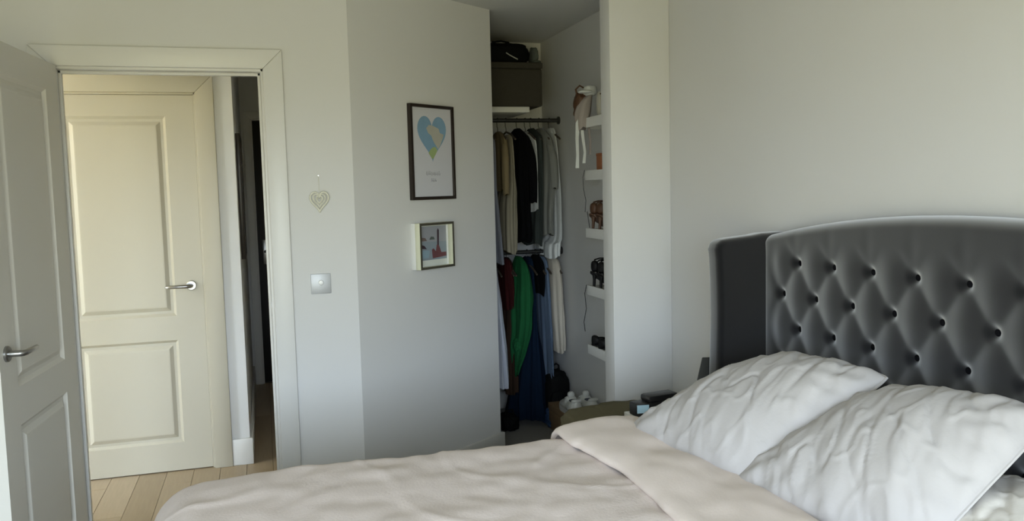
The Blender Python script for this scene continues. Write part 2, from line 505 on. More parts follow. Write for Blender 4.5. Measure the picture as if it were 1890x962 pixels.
for a, b in ((-hw+0.05, -0.035), (0.035, hw-0.05)):
    box('pane', a, b, -0.062, -0.058, 0.05, hh-0.05, gm, w)

# hall lamp (a globe on the hall ceiling, left of the doorway)
HL = thing('ceiling_lamp', 'round opal glass lamp on the hall ceiling', 'lamp', (-1.85, 4.28, H))
OPAL = mat('opal_glass', (0.9, 0.88, 0.8), 0.4, emit=((1.0, 0.86, 0.58), 3.0))
lathe('base', [(0.07, 0), (0.07, -0.02), (0.05, -0.03), (0.0, -0.03)], CHROME, HL)
lathe('globe', [(0.03, -0.025)]+[(0.10*math.sin(a), -0.12+0.10*math.cos(a)) for a in [PI*(k+2)/16 for k in range(14)]]+[(0.001, -0.22)], OPAL, HL)
lp = bpy.data.lights.new('hall_lamp_light', 'POINT'); lp.energy = 6; lp.color = (1.0, 0.74, 0.30); lp.shadow_soft_size = 0.11
lo = bpy.data.objects.new('hall_lamp_light', lp); lo.location = (-1.85, 4.28, H-0.40); C.objects.link(lo)

# ================================================================== BED
YC, HWB = 1.75, 0.845           # centre line and inner half width of the headboard
HX = 1.70                       # front face of the padded panel
bed = thing('bed', 'upholstered bed with a tall button-tufted charcoal wingback headboard', 'bed', (0.70, YC, 0))
def B(x, y, z): return (x-0.70, y-YC, z)
SP, RZ = 0.1765, 0.1125
def topz(y): return 1.352-0.080*((y-YC)/HWB)**2
def tuft(y, z):
    u = (y-2.418)/SP; v = (z-1.18)/(2*RZ)
    a = abs(math.sin(PI*(u+v))); b = abs(math.sin(PI*(u-v)))
    a = math.sqrt(a*a+0.16)-0.4; b = math.sqrt(b*b+0.16)-0.4
    h = 0.019*(a*b)**0.8
    # button dimple
    i = round((y-2.418)/(SP/2)); best = 9
    for di in (-1, 0, 1):
        for j in range(-5, 1):
            ii = i+di
            if (ii+j) % 2 == 0:
                best = min(best, math.hypot(y-(2.418+ii*SP/2), z-(1.18+j*RZ)))
    h -= 0.020*math.exp(-(best/0.017)**2)
    sd = min(1, max(0, (HWB-abs(y-YC)-0.015)/0.075)); sd = sd*sd*(3-2*sd)
    h = 0.006*(1-sd)+h*sd
    f = min(1, max(0, (z-1.17)/0.10)); f = f*f*(3-2*f)
    plain = 0.010
    e = min(1, max(0, (HWB-abs(y-YC))/0.015)); e = 0.6+0.4*e**0.5
    ez = min(1, max(0, (topz(y)-z)/0.035)); ez = (1-(1-ez)**2)**0.5
    # soft fold running up from every top-row button
    du = abs(((y-2.418)/SP+0.5) % 1-0.5)*SP
    plain -= 0.006*math.exp(-(du/0.022)**2)*math.exp(-max(0, z-1.18)/0.05)
    return ((h*(1-f)+plain*f)*e)*ez - 0.05*(1-ez)
NY, NZ = 300, 190
front = []
for i in range(NY+1):
    y = YC-HWB+2*HWB*i/NY
    row = []
    for j in range(NZ+1):
        z = 0.30+(topz(y)-0.30)*j/NZ
        row.append(B(HX-tuft(y, z)+0.012, y, z))
    row.append(B(HX+0.092, y, topz(y)-0.004))
    row.append(B(HX+0.092, y, 0.30))
    row.append(row[0])
    front.append(row)
grid_mesh('headboard', front, VELVET, bed)
for j in range(-4, 1):
    for i in range(-12, 14):
        if (i+j) % 2 == 0:
            y = 2.418-i*SP/2; z = 1.18+j*RZ
            if abs(y-YC) < HWB-0.06:
                if ('btn') not in MATS.get('_mesh', {}):
                    o = lathe('button', [(0.0105, 0.0), (0.0125, 0.003), (0.011, 0.007), (0.006, 0.0095), (0.0, 0.010)], VELVET_D, bed, n=14)
                    MATS['_mesh'] = {'btn': o.data}
                else:
                    o = link('button', MATS['_mesh']['btn'], None, bed)
                o.location = B(HX-tuft(y, z)+0.012+0.002, y, z)
                o.rotation_euler = (0, -PI/2, 0)
# wings
def wing(name, y0, y1):
    prof = []
    for z in [0.04+k*0.05 for k in range(24)]:
        xf = 1.522+0.006*math.cos(z*5.5)-0.004*z
        if z > 1.0: xf -= 0.006*((z-1.0)/0.19)
        prof.append((xf, z))
    prof += [(1.513, 1.222), (1.520, 1.242), (1.537, 1.2555), (1.56, 1.260), (1.66, 1.268), (1.70, 1.274), (1.79, 1.276)]
    prof += [(1.79, 0.04)]
    bm = bmesh.new()
    a = [bm.verts.new(B(x, y0, z)) for x, z in prof]
    b = [bm.verts.new(B(x, y1, z)) for x, z in prof]
    bm.faces.new(a); bm.faces.new(b[::-1])
    n = len(prof)
    for i in range(n):
        bm.faces.new((a[i], a[(i+1) % n], b[(i+1) % n], b[i]))
    bmesh.ops.recalc_face_normals(bm, faces=bm.faces)
    eds = [e for e in bm.edges if abs(e.verts[0].co.y-e.verts[1].co.y) < 1e-6]
    bmesh.ops.bevel(bm, geom=eds, offset=0.022, segments=5, affect='EDGES', profile=0.5, clamp_overlap=True)
    return finish(bm, name, VELVET, bed, ang=60)
wing('wing', 2.592, 2.672)
wing('wing', 2*YC-2.672, 2*YC-2.592)
# padded base and feet
def bbox(name, x0, x1, y0, y1, z0, z1, m, bevel):
    a = B(x0, y0, z0); b = B(x1, y1, z1)
    return box(name, a[0], b[0], a[1], b[1], a[2], b[2], m, bed, bevel=bevel, seg=4)
bbox('side_rail', -0.30, 1.69, 2.54, 2.60, 0.10, 0.36, VELVET, 0.02)
bbox('side_rail', -0.30, 1.69, 0.90, 0.96, 0.10, 0.36, VELVET, 0.02)
bbox('foot_rail', -0.35, -0.29, 0.90, 2.60, 0.10, 0.36, VELVET, 0.02)
bbox('slat_base', -0.30, 1.69, 0.95, 2.55, 0.26, 0.30, SUBFLOOR, 0.004)
for fx, fy in ((-0.27, 0.95), (-0.27, 2.55), (1.55, 0.95), (1.55, 2.55)):
    lathe('foot', [(0.022, 0), (0.030, 0.10), (0.0, 0.10)], BLACK, bed, loc=B(fx, fy, 0.0), n=16)

ma = thing('mattress', 'mattress with a cream fitted sheet, bare at the head of the bed', 'mattress', (0.70, YC, 0.30))
def ebox(name, hx, hy, z0, z1, r, m, par, amp=0.0, seed=0):
    NX, NYY = 110, 90
    P = []
    for i in range(NX+1):
        row = []
        for j in range(NYY+1):
            u = (2*i/NX-1)*(hx+(z1-z0)); v = (2*j/NYY-1)*(hy+(z1-z0))
            x_, y_, z_ = drape(u, v, hx, hy, z1, r)
            z_ = max(z_, z0)
            w_ = amp*(nz(x_, y_*2.2, 0, 3.2, seed)+0.5*nz(x_*2, y_*5, 0, 4.5, seed+2))
            row.append((x_, y_, z_+(w_ if z_ > z1-0.02 else 0)))
        P.append(row)
    return grid_mesh(name, P, m, par)
def drape(u, v, hx, hy, zt, r):
    """lay a sheet over a rounded slab: returns the 3-D point of sheet coordinate (u,v)"""
    cx, cy = hx-r, hy-r
    px, py = max(-cx, min(cx, u)), max(-cy, min(cy, v))
    ox, oy = u-px, v-py
    s = math.hypot(ox, oy)
    if s < 1e-9:
        return u, v, zt
    dx, dy = ox/s, oy/s
    arc = r*PI/2
    if s < arc:
        a = s/r
        return px+dx*r*math.sin(a), py+dy*r*math.sin(a), zt-r*(1-math.cos(a))
    return px+dx*r, py+dy*r, zt-r-(s-arc)
ebox('fitted_sheet', 0.975, 0.80, 0.0, 0.285, 0.05, SHEET, ma, 0.006, 3)

# duvet
dv = thing('duvet', 'pale pinkish-beige duvet spread over the bed with its top folded back', 'duvet', (0.45, YC, 0.30))
def duvet_top():
    HXD, HYD, r = 0.80, 0.885, 0.10          # local half sizes: X -0.35 .. 1.25, Y 0.865 .. 2.635
    ZT = 0.328
    NX, NYY = 200, 210
    P = []
    for i in range(NX+1):
        row = []
        # open at the head end: sheet runs from foot overhang to the fold
        u = -HXD-0.36+(2*HXD+0.36-0.05)*i/NX
        for j in range(NYY+1):
            v = (2*j/NYY-1)*(HYD+0.36)
            cx, cy = HXD-0.16, HYD-0.10
            # rounded corner at the foot, softer than at the sides
            px = max(-cx, u); py = max(-cy, min(cy, v))
            ox, oy = u-px, v-py
            s = math.hypot(ox, oy)
            if s < 1e-9:
                X_, Y_, Z_ = u, v, ZT
            else:
                dx, dy = ox/s, oy/s
                rr = 0.16*abs(dx)+0.10*abs(dy)*(1-abs(dx)) if s else r
                rr = max(rr, 0.09)
                arc = rr*PI/2
                if s < arc:
                    a = s/rr
                    X_, Y_, Z_ = px+dx*rr*math.sin(a), py+dy*rr*math.sin(a), ZT-rr*(1-math.cos(a))
                else:
                    k = s-arc
                    wv = 0.012*math.sin((px*dy+py*dx)*22+1.5*math.sin(px*9))*min(1, k/0.1)
                    X_, Y_, Z_ = px+dx*(rr+wv+0.02*k), py+dy*(rr+wv+0.02*k), ZT-rr-k
            # puffiness and creases on the lying part
            top = max(0, min(1, (Z_-(ZT-0.06))/0.05))
            w_ = 0.011*nz(X_, Y_, 0, 2.3, 1)+0.006*nz(X_, Y_*1.6, 0, 5.5, 2)+0.004*nz(X_*1.3, Y_, 0.3, 13, 3)
            cr = abs(nz(X_*0.9+0.3*Y_, Y_*0.8, 0.7, 3.7, 5)); cr = max(0, 0.12-cr)/0.12
            w_ += 0.0035*cr
            row.append((X_, Y_, Z_+w_*top))
        P.append(row)
    o = grid_mesh('cover', P, DUVET, dv)
    sm = o.modifiers.new('thick', 'SOLIDIFY'); sm.thickness = 0.022; sm.offset = -1
    return o
duvet_top()
# folded-back band (underside of the duvet showing)
HEM = [(2.70, 0.905), (2.60, 0.902), (2.435, 0.900), (2.392, 0.913), (2.29, 0.926), (2.139, 0.945), (1.946, 0.937), (1.83, 0.925), (1.735, 0.918), (1.4, 0.905), (0.80, 0.90)]
def hemx(y):
    for (ya, xa), (yb, xb) in zip(HEM, HEM[1:]):
        if yb <= y <= ya:
            t = (ya-y)/(ya-yb); t = t*t*(3-2*t)
            return xa+(xb-xa)*t
    return HEM[-1][1] if y < 1 else HEM[0][1]
P = []
NS = 160
for i in range(NS+1):
    v = 0.60+(2.98-0.60)*i/NS          # sheet coordinate across the bed
    row = []
    lim = 2.565
    if v > lim:
        s = v-lim; rr = 0.085; a = min(s/rr, PI/2)
        yy = lim+rr*math.sin(a); dz = -rr*(1-math.cos(a))-max(0, s-rr*PI/2)
    elif v < 2*YC-lim:
        s = 2*YC-lim-v; rr = 0.085; a = min(s/rr, PI/2)
        yy = 2*YC-lim-rr*math.sin(a); dz = -rr*(1-math.cos(a))-max(0, s-rr*PI/2)
    else:
        yy, dz = v, 0
    hx_ = hemx(min(v, 2.7)); fx_ = 1.225+0.02*nz(v, 0, 0, 3, 4)
    prof = [(hx_+0.012, 0.634), (hx_, 0.640), (hx_-0.002, 0.650), (hx_+0.008, 0.660), (hx_+0.03, 0.667)]
    for k in range(1, 14):
        t = k/14
        xx = hx_+0.03+(fx_-0.03-hx_-0.03)*t
        zz = 0.667+0.014*math.sin(PI*t)+0.008*nz(xx, v, 0, 6, 8)+0.006*nz(xx*2.5, v*1.2, 0, 8, 9)
        prof.append((xx, zz))
    prof += [(fx_-0.015, 0.664), (fx_, 0.650), (fx_+0.004, 0.632), (fx_-0.006, 0.612), (fx_-0.03, 0.600)]
    for xx, zz in prof:
        row.append((xx-0.45, yy-YC, zz-0.30+dz))
    P.append(row)
o = grid_mesh('folded_band', P, FLAP, dv)

# pillows: a seam quadrilateral, inflated, with creases
def pillow(name, label, c00, c10, c11, c01, T, Tb, seed, grp=None, m=None):
    m = m or LINEN
    c00, c10, c11, c01 = map(Vector, (c00, c10, c11, c01))
    base = (c00+c10)/2
    e = thing(name, label, 'pillow', base, group=grp)
    N = 84
    nrm = (c10-c00).cross(c01-c00).normalized()
    if nrm.x > 0: nrm = -nrm
    verts, faces = [], []
    def pt(u, v, side):
        # edges bow inwards between the corners
        # square-to-rounded map: corners are pulled in
        cu, cv = 2*u-1, 2*v-1
        k = 0.10*(cu*cu*cv*cv)**1.5
        bu = 0.5+0.5*cu*(1-k)+0.022*math.sin(PI*v)*(1 if u < 0.5 else -1)*(abs(cu)**2)
        bv = 0.5+0.5*cv*(1-k)+0.018*math.sin(PI*u)*(1 if v < 0.5 else -1)*(abs(cv)**2)
        p = c00*(1-bu)*(1-bv)+c10*bu*(1-bv)+c11*bu*bv+c01*(1-bu)*bv
        a = max(0, 1-abs(2*u-1)**2.6)**0.62; b = max(0, 1-abs(2*v-1)**2.6)**0.62
        t = a*b
        if side > 0:
            q = (u*1.0+0.55*v, v-0.3*u)
            w_ = 0.011*nz(q[0]*4.5, q[1]*1.6, 0, 1.0, seed)+0.0065*nz(q[0]*11, q[1]*2.6, 0.2, 1.0, seed+1)+0.003*nz(q[0]*24, q[1]*6, 0.6, 1.0, seed+2)
            cr = abs(nz(q[0]*6.0, q[1]*1.8, 3.0, 1.0, seed+3)); w_ -= 0.006*max(0, 0.10-cr)/0.10
            cr = abs(nz(q[0]*10.0, q[1]*3.4, 7.0, 1.0, seed+5)); w_ += 0.0035*max(0, 0.10-cr)/0.10
            rad = math.hypot(u-0.5, v-0.5)
            w_ += 0.006*math.sin(math.atan2(v-0.5, u-0.5)*21+seed+2*nz(u, v, 0, 3))*max(0, rad-0.33)/0.3
            return p+nrm*(T*t+w_*min(1, t*2.2))
        return p-nrm*(Tb*t)
    idx = {}
    for side in (1, -1):
        for i in range(N+1):
            for j in range(N+1):
                edge = i in (0, N) or j in (0, N)
                if side < 0 and edge:
                    idx[(side, i, j)] = idx[(1, i, j)]
                    continue
                idx[(side, i, j)] = len(verts)
                verts.append(tuple(pt(i/N, j/N, side)-base))
        for i in range(N):
            for j in range(N):
                q = [idx[(side, i, j)], idx[(side, i+1, j)], idx[(side, i+1, j+1)], idx[(side, i, j+1)]]
                faces.append(q if side > 0 else q[::-1])
    me = bpy.data.meshes.new('pillowcase'); me.from_pydata(verts, [], faces)
    bm = bmesh.new(); bm.from_mesh(me); bmesh.ops.recalc_face_normals(bm, faces=bm.faces); bm.to_mesh(me); bm.free()
    smooth(me)
    link('pillowcase', me, m, e)
    # piped seam round the edge
    ring = [verts[idx[(1, i, 0)]] for i in range(0, N, 3)]+[verts[idx[(1, N, j)]] for j in range(0, N, 3)]+[verts[idx[(1, i, N)]] for i in range(N, 0, -3)]+[verts[idx[(1, 0, j)]] for j in range(N, 0, -3)]
    tube('seam', ring, 0.004, m, e, n=6, closed=True)
    return e
pillow('pillow', 'crumpled white pillow leaning on the headboard beside the nightstand', (1.085, 2.53, 0.632), (1.185, 1.925, 0.650), (1.60, 1.80, 0.940), (1.63, 2.40, 0.872), 0.110, 0.06, 2)
pillow('pillow', 'crumpled white pillow leaning on the headboard above the cream under-pillow', (1.165, 2.005, 0.628), (1.265, 1.385, 0.630), (1.60, 1.325, 0.965), (1.635, 1.885, 0.895), 0.10, 0.06, 11)
pillow('pillow', 'flat cream pillow lying half hidden under a white pillow', (1.27, 1.56, 0.630), (1.27, 0.98, 0.630), (1.655, 0.98, 0.755), (1.655, 1.56, 0.755), 0.075, 0.06, 23, m=SHEET)

# ================================================================== WALL ITEMS
# light switch
sw = thing('light_switch', 'square satin light switch with a small bright knob on the doorway wall', 'switch', (0.236, YA, 1.058))
METALP = mat('satin_plate', (0.50, 0.51, 0.52), 0.5, 0.5, noise_amt=0.05)
box('plate', -0.043, 0.043, -0.008, 0.001, -0.044, 0.044, METALP, sw, bevel=0.002)
lathe('knob', [(0.011, 0), (0.011, 0.010), (0.009, 0.013), (0.0, 0.0135)], mat('knob_glint', (0.9, 0.9, 0.9), 0.15, noise_amt=0.02), sw, loc=(0, -0.008, 0.006), axis='Y', n=20)  # white colour stands in for the reflection on a chrome knob

# hanging heart
WICK = mat('cream_wicker', (0.78, 0.76, 0.64), 0.6, noise_amt=0.15, noise_scale=80)
ht = thing('hanging_heart', 'small cream wire heart hanging on a thread above the light switch', 'ornament', (0.245, YA-0.012, 1.375))
def heart_pts(w, h, n=48, cx=0, cz=0, y=0):
    out = []
    for k in range(n):
        t = 2*PI*k/n
        X = 16*math.sin(t)**3; Z = 13*math.cos(t)-5*math.cos(2*t)-2*math.cos(3*t)-math.cos(4*t)
        out.append((cx+X/32*w, y, cz+(Z+17)/29*h))
    return out
tube('rim', heart_pts(0.078, 0.086), 0.0045, WICK, ht, n=8, closed=True)
tube('inner_wire', heart_pts(0.052, 0.058, cz=0.019, y=-0.004), 0.003, WICK, ht, n=6, closed=True)
tube('inner_wire', heart_pts(0.028, 0.032, cz=0.036, y=-0.006), 0.003, WICK, ht, n=6, closed=True)
for a in (-0.022, -0.008, 0.008, 0.022):
    tube('cross_wire', [(a*0.3, 0, 0.012+abs(a)), (a, -0.006, 0.045), (a*1.1, 0, 0.080)], 0.0016, WICK, ht, n=5)
tube('thread', [(0, 0, 0.074), (0.001, 0.004, 0.13), (0, 0.009, 0.158)], 0.0011, WICK, ht, n=5)
lathe('nail', [(0.003, 0), (0.003, 0.012), (0, 0.012)], CHROME, ht, loc=(0, 0.012, 0.158), axis='Y', n=10)

# pictures on the diagonal wall: local x along the wall, local -y out of the wall
angB = math.atan2(dB.y, dB.x)
def on_wallB(s, z): return (P0.x+dB.x*s, P0.y+dB.y*s, z)
FRAMEB = mat('dark_walnut_frame', (0.022, 0.014, 0.010), 0.35, noise_amt=0.3, noise_scale=12, stretch=(1, 1, 6))
PAPER = mat('print_paper', (0.62, 0.62, 0.66), 0.6, noise_amt=0.03)
BLUE = mat('print_blue', (0.24, 0.40, 0.56), 0.6, noise_amt=0.25, noise_scale=14)
BEIGE = mat('print_beige', (0.50, 0.49, 0.42), 0.6, noise_amt=0.2, noise_scale=18)
LGREEN = mat('print_green', (0.36, 0.46, 0.20), 0.6, noise_amt=0.15, noise_scale=18)
INK = mat('print_ink', (0.30, 0.30, 0.33), 0.7, noise_amt=0.1)
def flat(name, pts, y, m, parent):
    me = bpy.data.meshes.new(name)
    me.from_pydata([(a, y, b) for a, b in pts], [], [tuple(range(len(pts)))])
    bm = bmesh.new(); bm.from_mesh(me); bm.faces.ensure_lookup_table()
    bmesh.ops.recalc_face_normals(bm, faces=bm.faces)
    if bm.faces[0].normal.y > 0: bmesh.ops.reverse_faces(bm, faces=bm.faces)
    bmesh.ops.triangulate(bm, faces=bm.faces)
    bm.to_mesh(me); bm.free()
    return link(name, me, m, parent)
def frame_bars(parent, W, Hh, t, y0, y1, m, name='frame_bar', bevel=0.0015):
    for q in (((0, 0), (t, t), (t, Hh-t), (0, Hh)), ((W, 0), (W-t, t), (W-t, Hh-t), (W, Hh)), ((0, 0), (W, 0), (W-t, t), (t, t)), ((0, Hh), (W, Hh), (W-t, Hh-t), (t, Hh-t))):
        bm = bmesh.new()
        a = [bm.verts.new((x_, y0, z_)) for x_, z_ in q]; b = [bm.verts.new((x_, y1, z_)) for x_, z_ in q]
        bm.faces.new(a); bm.faces.new(b[::-1])
        for i in range(4):
            bm.faces.new((a[i], b[i], b[(i+1) % 4], a[(i+1) % 4]))
        finish(bm, name, m, parent, bevel=bevel)
PW, PH = 0.312, 0.458
pic = thing('picture_frame', 'dark framed print of a blue map heart with two lines of small writing', 'picture', on_wallB(0.352, 1.412), angB)
frame_bars(pic, PW, PH, 0.015, -0.022, 0.001, FRAMEB)
flat('print', [(0.012, 0.012), (PW-0.012, 0.012), (PW-0.012, PH-0.012), (0.012, PH-0.012)], -0.012, PAPER, pic)
hp = [(x_, z_) for x_, y_, z_ in heart_pts(0.205, 0.222, 60, cx=0.156, cz=0.182)]
flat('heart_print', hp, -0.0128, BLUE, pic)
flat('heart_print_land', [(0.115, 0.345), (0.135, 0.362), (0.165, 0.358), (0.190, 0.350), (0.205, 0.345), (0.212, 0.325), (0.240, 0.318), (0.232, 0.300), (0.214, 0.268), (0.196, 0.246), (0.186, 0.258), (0.170, 0.275), (0.158, 0.292), (0.150, 0.310), (0.128, 0.322)], -0.0134, BEIGE, pic)
flat('heart_print_green', [(0.126, 0.226), (0.140, 0.243), (0.158, 0.254), (0.176, 0.257), (0.190, 0.240), (0.176, 0.220), (0.160, 0.200), (0.150, 0.198)], -0.0138, LGREEN, pic)
def scribble(name, x0, x1, z, amp, k, parent, seed):
    rnd = random.Random(seed)
    n = 60
    pts = []
    for i in range(n+1):
        t = i/n
        pts.append((x0+(x1-x0)*t+0.003*math.sin(k*2*PI*t+1), -0.0125, z+amp*math.sin(k*2*PI*t)*(0.5+rnd.random())))
    return tube(name, pts, 0.0012, INK, parent, n=4)
scribble('written_line', 0.105, 0.205, 0.128, 0.008, 9, pic, 2)
scribble('written_line', 0.140, 0.176, 0.095, 0.006, 4, pic, 5)

# box frame
CREAM = mat('cream_box_frame', (0.74, 0.74, 0.56), 0.5, noise_amt=0.05)
WHITEB = mat('white_box_side', (0.80, 0.80, 0.76), 0.5, noise_amt=0.03)
OLIVE = mat('dark_olive_rim', (0.075, 0.068, 0.048), 0.45, noise_amt=0.2)
BW, BH, BD = 0.245, 0.223, 0.058
sb = thing('box_frame', 'deep cream box frame with a thin dark rim and a small seaside print', 'picture', on_wallB(0.350, 1.078), angB)
frame_bars(sb, BW, BH, 0.010, -0.026, 0.001, WHITEB, 'back_frame')
frame_bars(sb, BW, BH, 0.010, -BD, -0.026, CREAM, 'box_side')
frame_bars(sb, BW, BH, 0.0115, -BD-0.002, -BD, OLIVE, 'rim', bevel=0.0004)
flat('mount', [(0.008, 0.008), (BW-0.008, 0.008), (BW-0.008, BH-0.008), (0.008, BH-0.008)], -0.018, mat('mount_white', (0.66, 0.68, 0.64), 0.7, noise_amt=0.03), sb)
GREYS = mat('print_sky_grey', (0.33, 0.34, 0.37), 0.6, noise_amt=0.1, noise_scale=8)
SEA = mat('print_sea', (0.27, 0.32, 0.36), 0.6, noise_amt=0.2, noise_scale=12)
DRED = mat('print_dark_red', (0.17, 0.06, 0.07), 0.6, noise_amt=0.3, noise_scale=30)
DPUR = mat('print_dark', (0.055, 0.03, 0.045), 0.6, noise_amt=0.2)
SKYB = mat('print_pale_blue', (0.27, 0.38, 0.46), 0.6, noise_amt=0.2, noise_scale=20)
def px(u, v): return (0.030+u*0.20, 0.040+v*0.165)          # unit square of the print
def poly(name, pts, y, m): return flat(name, [px(*p) for p in pts], y, m, sb)
poly('print', [(0, 0), (1, 0), (1, 1), (0, 1)], -0.0186, GREYS)
poly('print_sea', [(0, 0), (1, 0), (1, 0.52), (0, 0.56)], -0.0190, SEA)
poly('print_hill', [(0, 0.57), (0.30, 0.57), (0.24, 0.66), (0.10, 0.68), (0, 0.67)], -0.0194, mat('print_hill_brown', (0.19, 0.14, 0.13), 0.6, noise_amt=0.2))
poly('print_hill', [(0.38, 0.60), (0.58, 0.60), (0.54, 0.68), (0.44, 0.69)], -0.0194, mat('print_hill_green', (0.10, 0.12, 0.11), 0.6, noise_amt=0.2))
poly('print_tower', [(0.655, 0.42), (0.72, 0.42), (0.735, 0.86), (0.70, 0.93), (0.665, 0.86)], -0.0198, DPUR)
poly('print_figure', [(0.48, 0.04), (0.98, 0.08), (0.98, 0.20), (0.80, 0.20), (0.72, 0.42), (0.64, 0.44), (0.60, 0.24), (0.52, 0.34), (0.46, 0.30)], -0.0200, DRED)
poly('print_boat', [(0.02, 0.36), (0.28, 0.33), (0.20, 0.43), (0.08, 0.47), (0.02, 0.46)], -0.0202, DPUR)
poly('print_water', [(0.03, 0.06), (0.34, 0.06), (0.38, 0.28), (0.20, 0.30), (0.03, 0.26)], -0.0199, SKYB)

# ================================================================== CLOSET
YR = 4.97                                   # rail line
RAILM = mat('rail_metal', (0.10, 0.10, 0.10), 0.35, 0.9, noise_amt=0.05)
for zr, nm in ((1.872, 'grey clothes rail under the closet shelf'), (1.062, 'lower grey clothes rail in the closet')):
    rail = thing('clothes_rail', nm, 'rail', (0.75, YR, zr))
    tube('rod', [(-0.003, 0, 0), (1.053, 0, 0)], 0.0125, RAILM, rail, n=14)
    for xx in (0.004, 1.046):
        lathe('socket', [(0.024, -0.005), (0.024, 0.005), (0, 0.005)], RAILM, rail, loc=(xx, 0, 0), axis='X', n=16)
shf = box('closet_shelf', 0.75, 1.582, 4.885, 5.30, 1.913, 1.947, WHITE, bevel=0.003)
tag(shf, 'white shelf above the clothes rail in the closet', 'shelf')
TAUPE = mat('dark_taupe_fabric', (0.048, 0.043, 0.033), 0.9, noise_amt=0.2, noise_scale=40, bump=0.2, bump_scale=300)
sbx = thing('storage_box', 'large dark taupe fabric storage box on the closet shelf', 'box', (1.40, 5.06, 1.947))
box('body', -0.27, 0.262, -0.19, 0.19, 0.0, 0.225, TAUPE, sbx, bevel=0.012, seg=3)
box('lid', -0.274, 0.266, -0.194, 0.194, 0.225, 0.262, TAUPE, sbx, bevel=0.008, seg=3)
BAGB = mat('black_nylon', (0.004, 0.0045, 0.005), 0.8, spec=0.15, noise_amt=0.3, noise_scale=15)
bg1 = thing('travel_bag', 'black soft bag with a pale strap on top of the taupe box', 'bag', (1.42, 5.04, 2.209))
lump('body', (0, 0, 0.062), (0.195, 0.13, 0.064), BAGB, bg1, amp=0.10, seed=3, power=4)
tube('strap', [(0.03, -0.132, 0.06), (0.05, -0.140, 0.045), (0.08, -0.140, 0.030), (0.10, -0.136, 0.022)], 0.0035, mat('pale_strap', (0.45, 0.46, 0.44), 0.7, noise_amt=0.1), bg1, n=6)
tube('handle', [(-0.06, -0.10, 0.10), (-0.05, -0.12, 0.122), (0.0, -0.125, 0.128), (0.05, -0.12, 0.122), (0.06, -0.10, 0.10)], 0.006, BAGB, bg1, n=8)
hat = thing('folded_hat', 'small grey-green folded hat beside the black bag on the box', 'hat', (1.645, 4.98, 2.209))
lump('crown', (0, 0, 0.05), (0.022, 0.06, 0.055), mat('grey_green_wool', (0.12, 0.14, 0.13), 0.9, noise_amt=0.3, noise_scale=30), hat, amp=0.2, seed=8)
lump('brim', (0.004, 0, 0.012), (0.030, 0.08, 0.012), MATS['grey_green_wool'], hat, amp=0.1, seed=9)

HANGW = mat('hanger_wood', (0.07, 0.055, 0.04), 0.5, noise_amt=0.2)
def garment(name, label, zr, x, rings, m, fold=0.12, kf=4, seed=0, sleeve=None, extra=None, yoff=0.0, hw=0.19):
    """rings: (z below the rail, x shift, y shift, half thickness, half width)"""
    g = thing(name, label, 'clothes', (x, YR, zr), group=None)
    hook = [(0, 0, -0.045)]+[(0, 0.020*math.cos(a)-0.020+0.0, 0.0) for a in ()]
    arc = [(0, 0.021*math.cos(t), 0.021*math.sin(t)-0.006) for t in [PI*1.0-k*PI*1.25/10 for k in range(11)]]
    tube('hook', [(0, 0, -0.075), (0, 0, -0.05), (0, 0.016, -0.034)]+arc[::-1], 0.0022, RAILM, g, n=6)
    tube('hanger', [(0, -hw, -0.125), (0, -hw*0.5, -0.088), (0, 0, -0.07), (0, hw*0.5, -0.088), (0, hw, -0.125)], 0.006, HANGW, g, n=6)
    loft('cloth', [(-z, xs, ys+yoff, a, b) for z, xs, ys, a, b in rings], m, g, n=72, fold=fold*1.35, kf=kf+4, seed=seed)
    if sleeve:
        z0, z1, xs, r0, ys = sleeve
        loft('sleeve', [(-z0, xs*0.3, ys*0.85, r0*0.8, r0*1.2), (-(z0*0.7+z1*0.3), xs*0.8, ys, r0, r0*1.3), (-(z0*0.3+z1*0.7), xs, ys*1.03, r0*0.95, r0*1.1), (-z1, xs, ys*1.02, r0*0.8, r0)], m, g, n=24, fold=fold*0.8, kf=3, seed=seed+20)
    return g
def fab(name, c, na=0.18, ns=10, **k):
    return mat(name, c, 0.95, noise_amt=na, noise_scale=ns, bump=0.15, bump_scale=220, spec=0.1, **k)
G_LAV = fab('lavender_grey_cloth', (0.22, 0.23, 0.27))
G_TAN = fab('tan_cloth', (0.24, 0.19, 0.11))
G_BEI = fab('beige_cloth', (0.40, 0.36, 0.27))
G_BLK = fab('black_cloth', (0.004, 0.004, 0.005))
G_WHT = fab('white_cloth', (0.66, 0.68, 0.68), 0.08)
G_DGR = fab('dark_green_grey_cloth', (0.040, 0.048, 0.046))
G_GRY = fab('mid_grey_cloth', (0.21, 0.215, 0.20))
G_CRM = fab('cream_cloth', (0.56, 0.51, 0.43), 0.1)
G_GRN = fab('green_cloth', (0.014, 0.105, 0.036))
G_NVY = fab('navy_cloth', (0.006, 0.015, 0.034))
G_PBL = fab('pale_blue_cloth', (0.12, 0.165, 0.24))
G_PWH = fab('bluish_white_cloth', (0.62, 0.64, 0.72), 0.1)
G_RED = fab('maroon_cloth', (0.06, 0.012, 0.012))
G_DEN = fab('patterned_denim', (0.06, 0.12, 0.26), 0.8, 60)
G_BRN = fab('brown_cloth', (0.05, 0.03, 0.02))
ZU, ZL = 1.872, 1.062
garment('maroon_sweater', 'dark maroon sweater on the upper closet rail next to the wall end', ZU, 1.262, [(0.07, 0, 0, .008, .05), (0.10, 0, 0, .016, .15), (0.16, 0, 0, .022, .19), (0.40, 0, 0, .022, .17)], G_RED, seed=31)
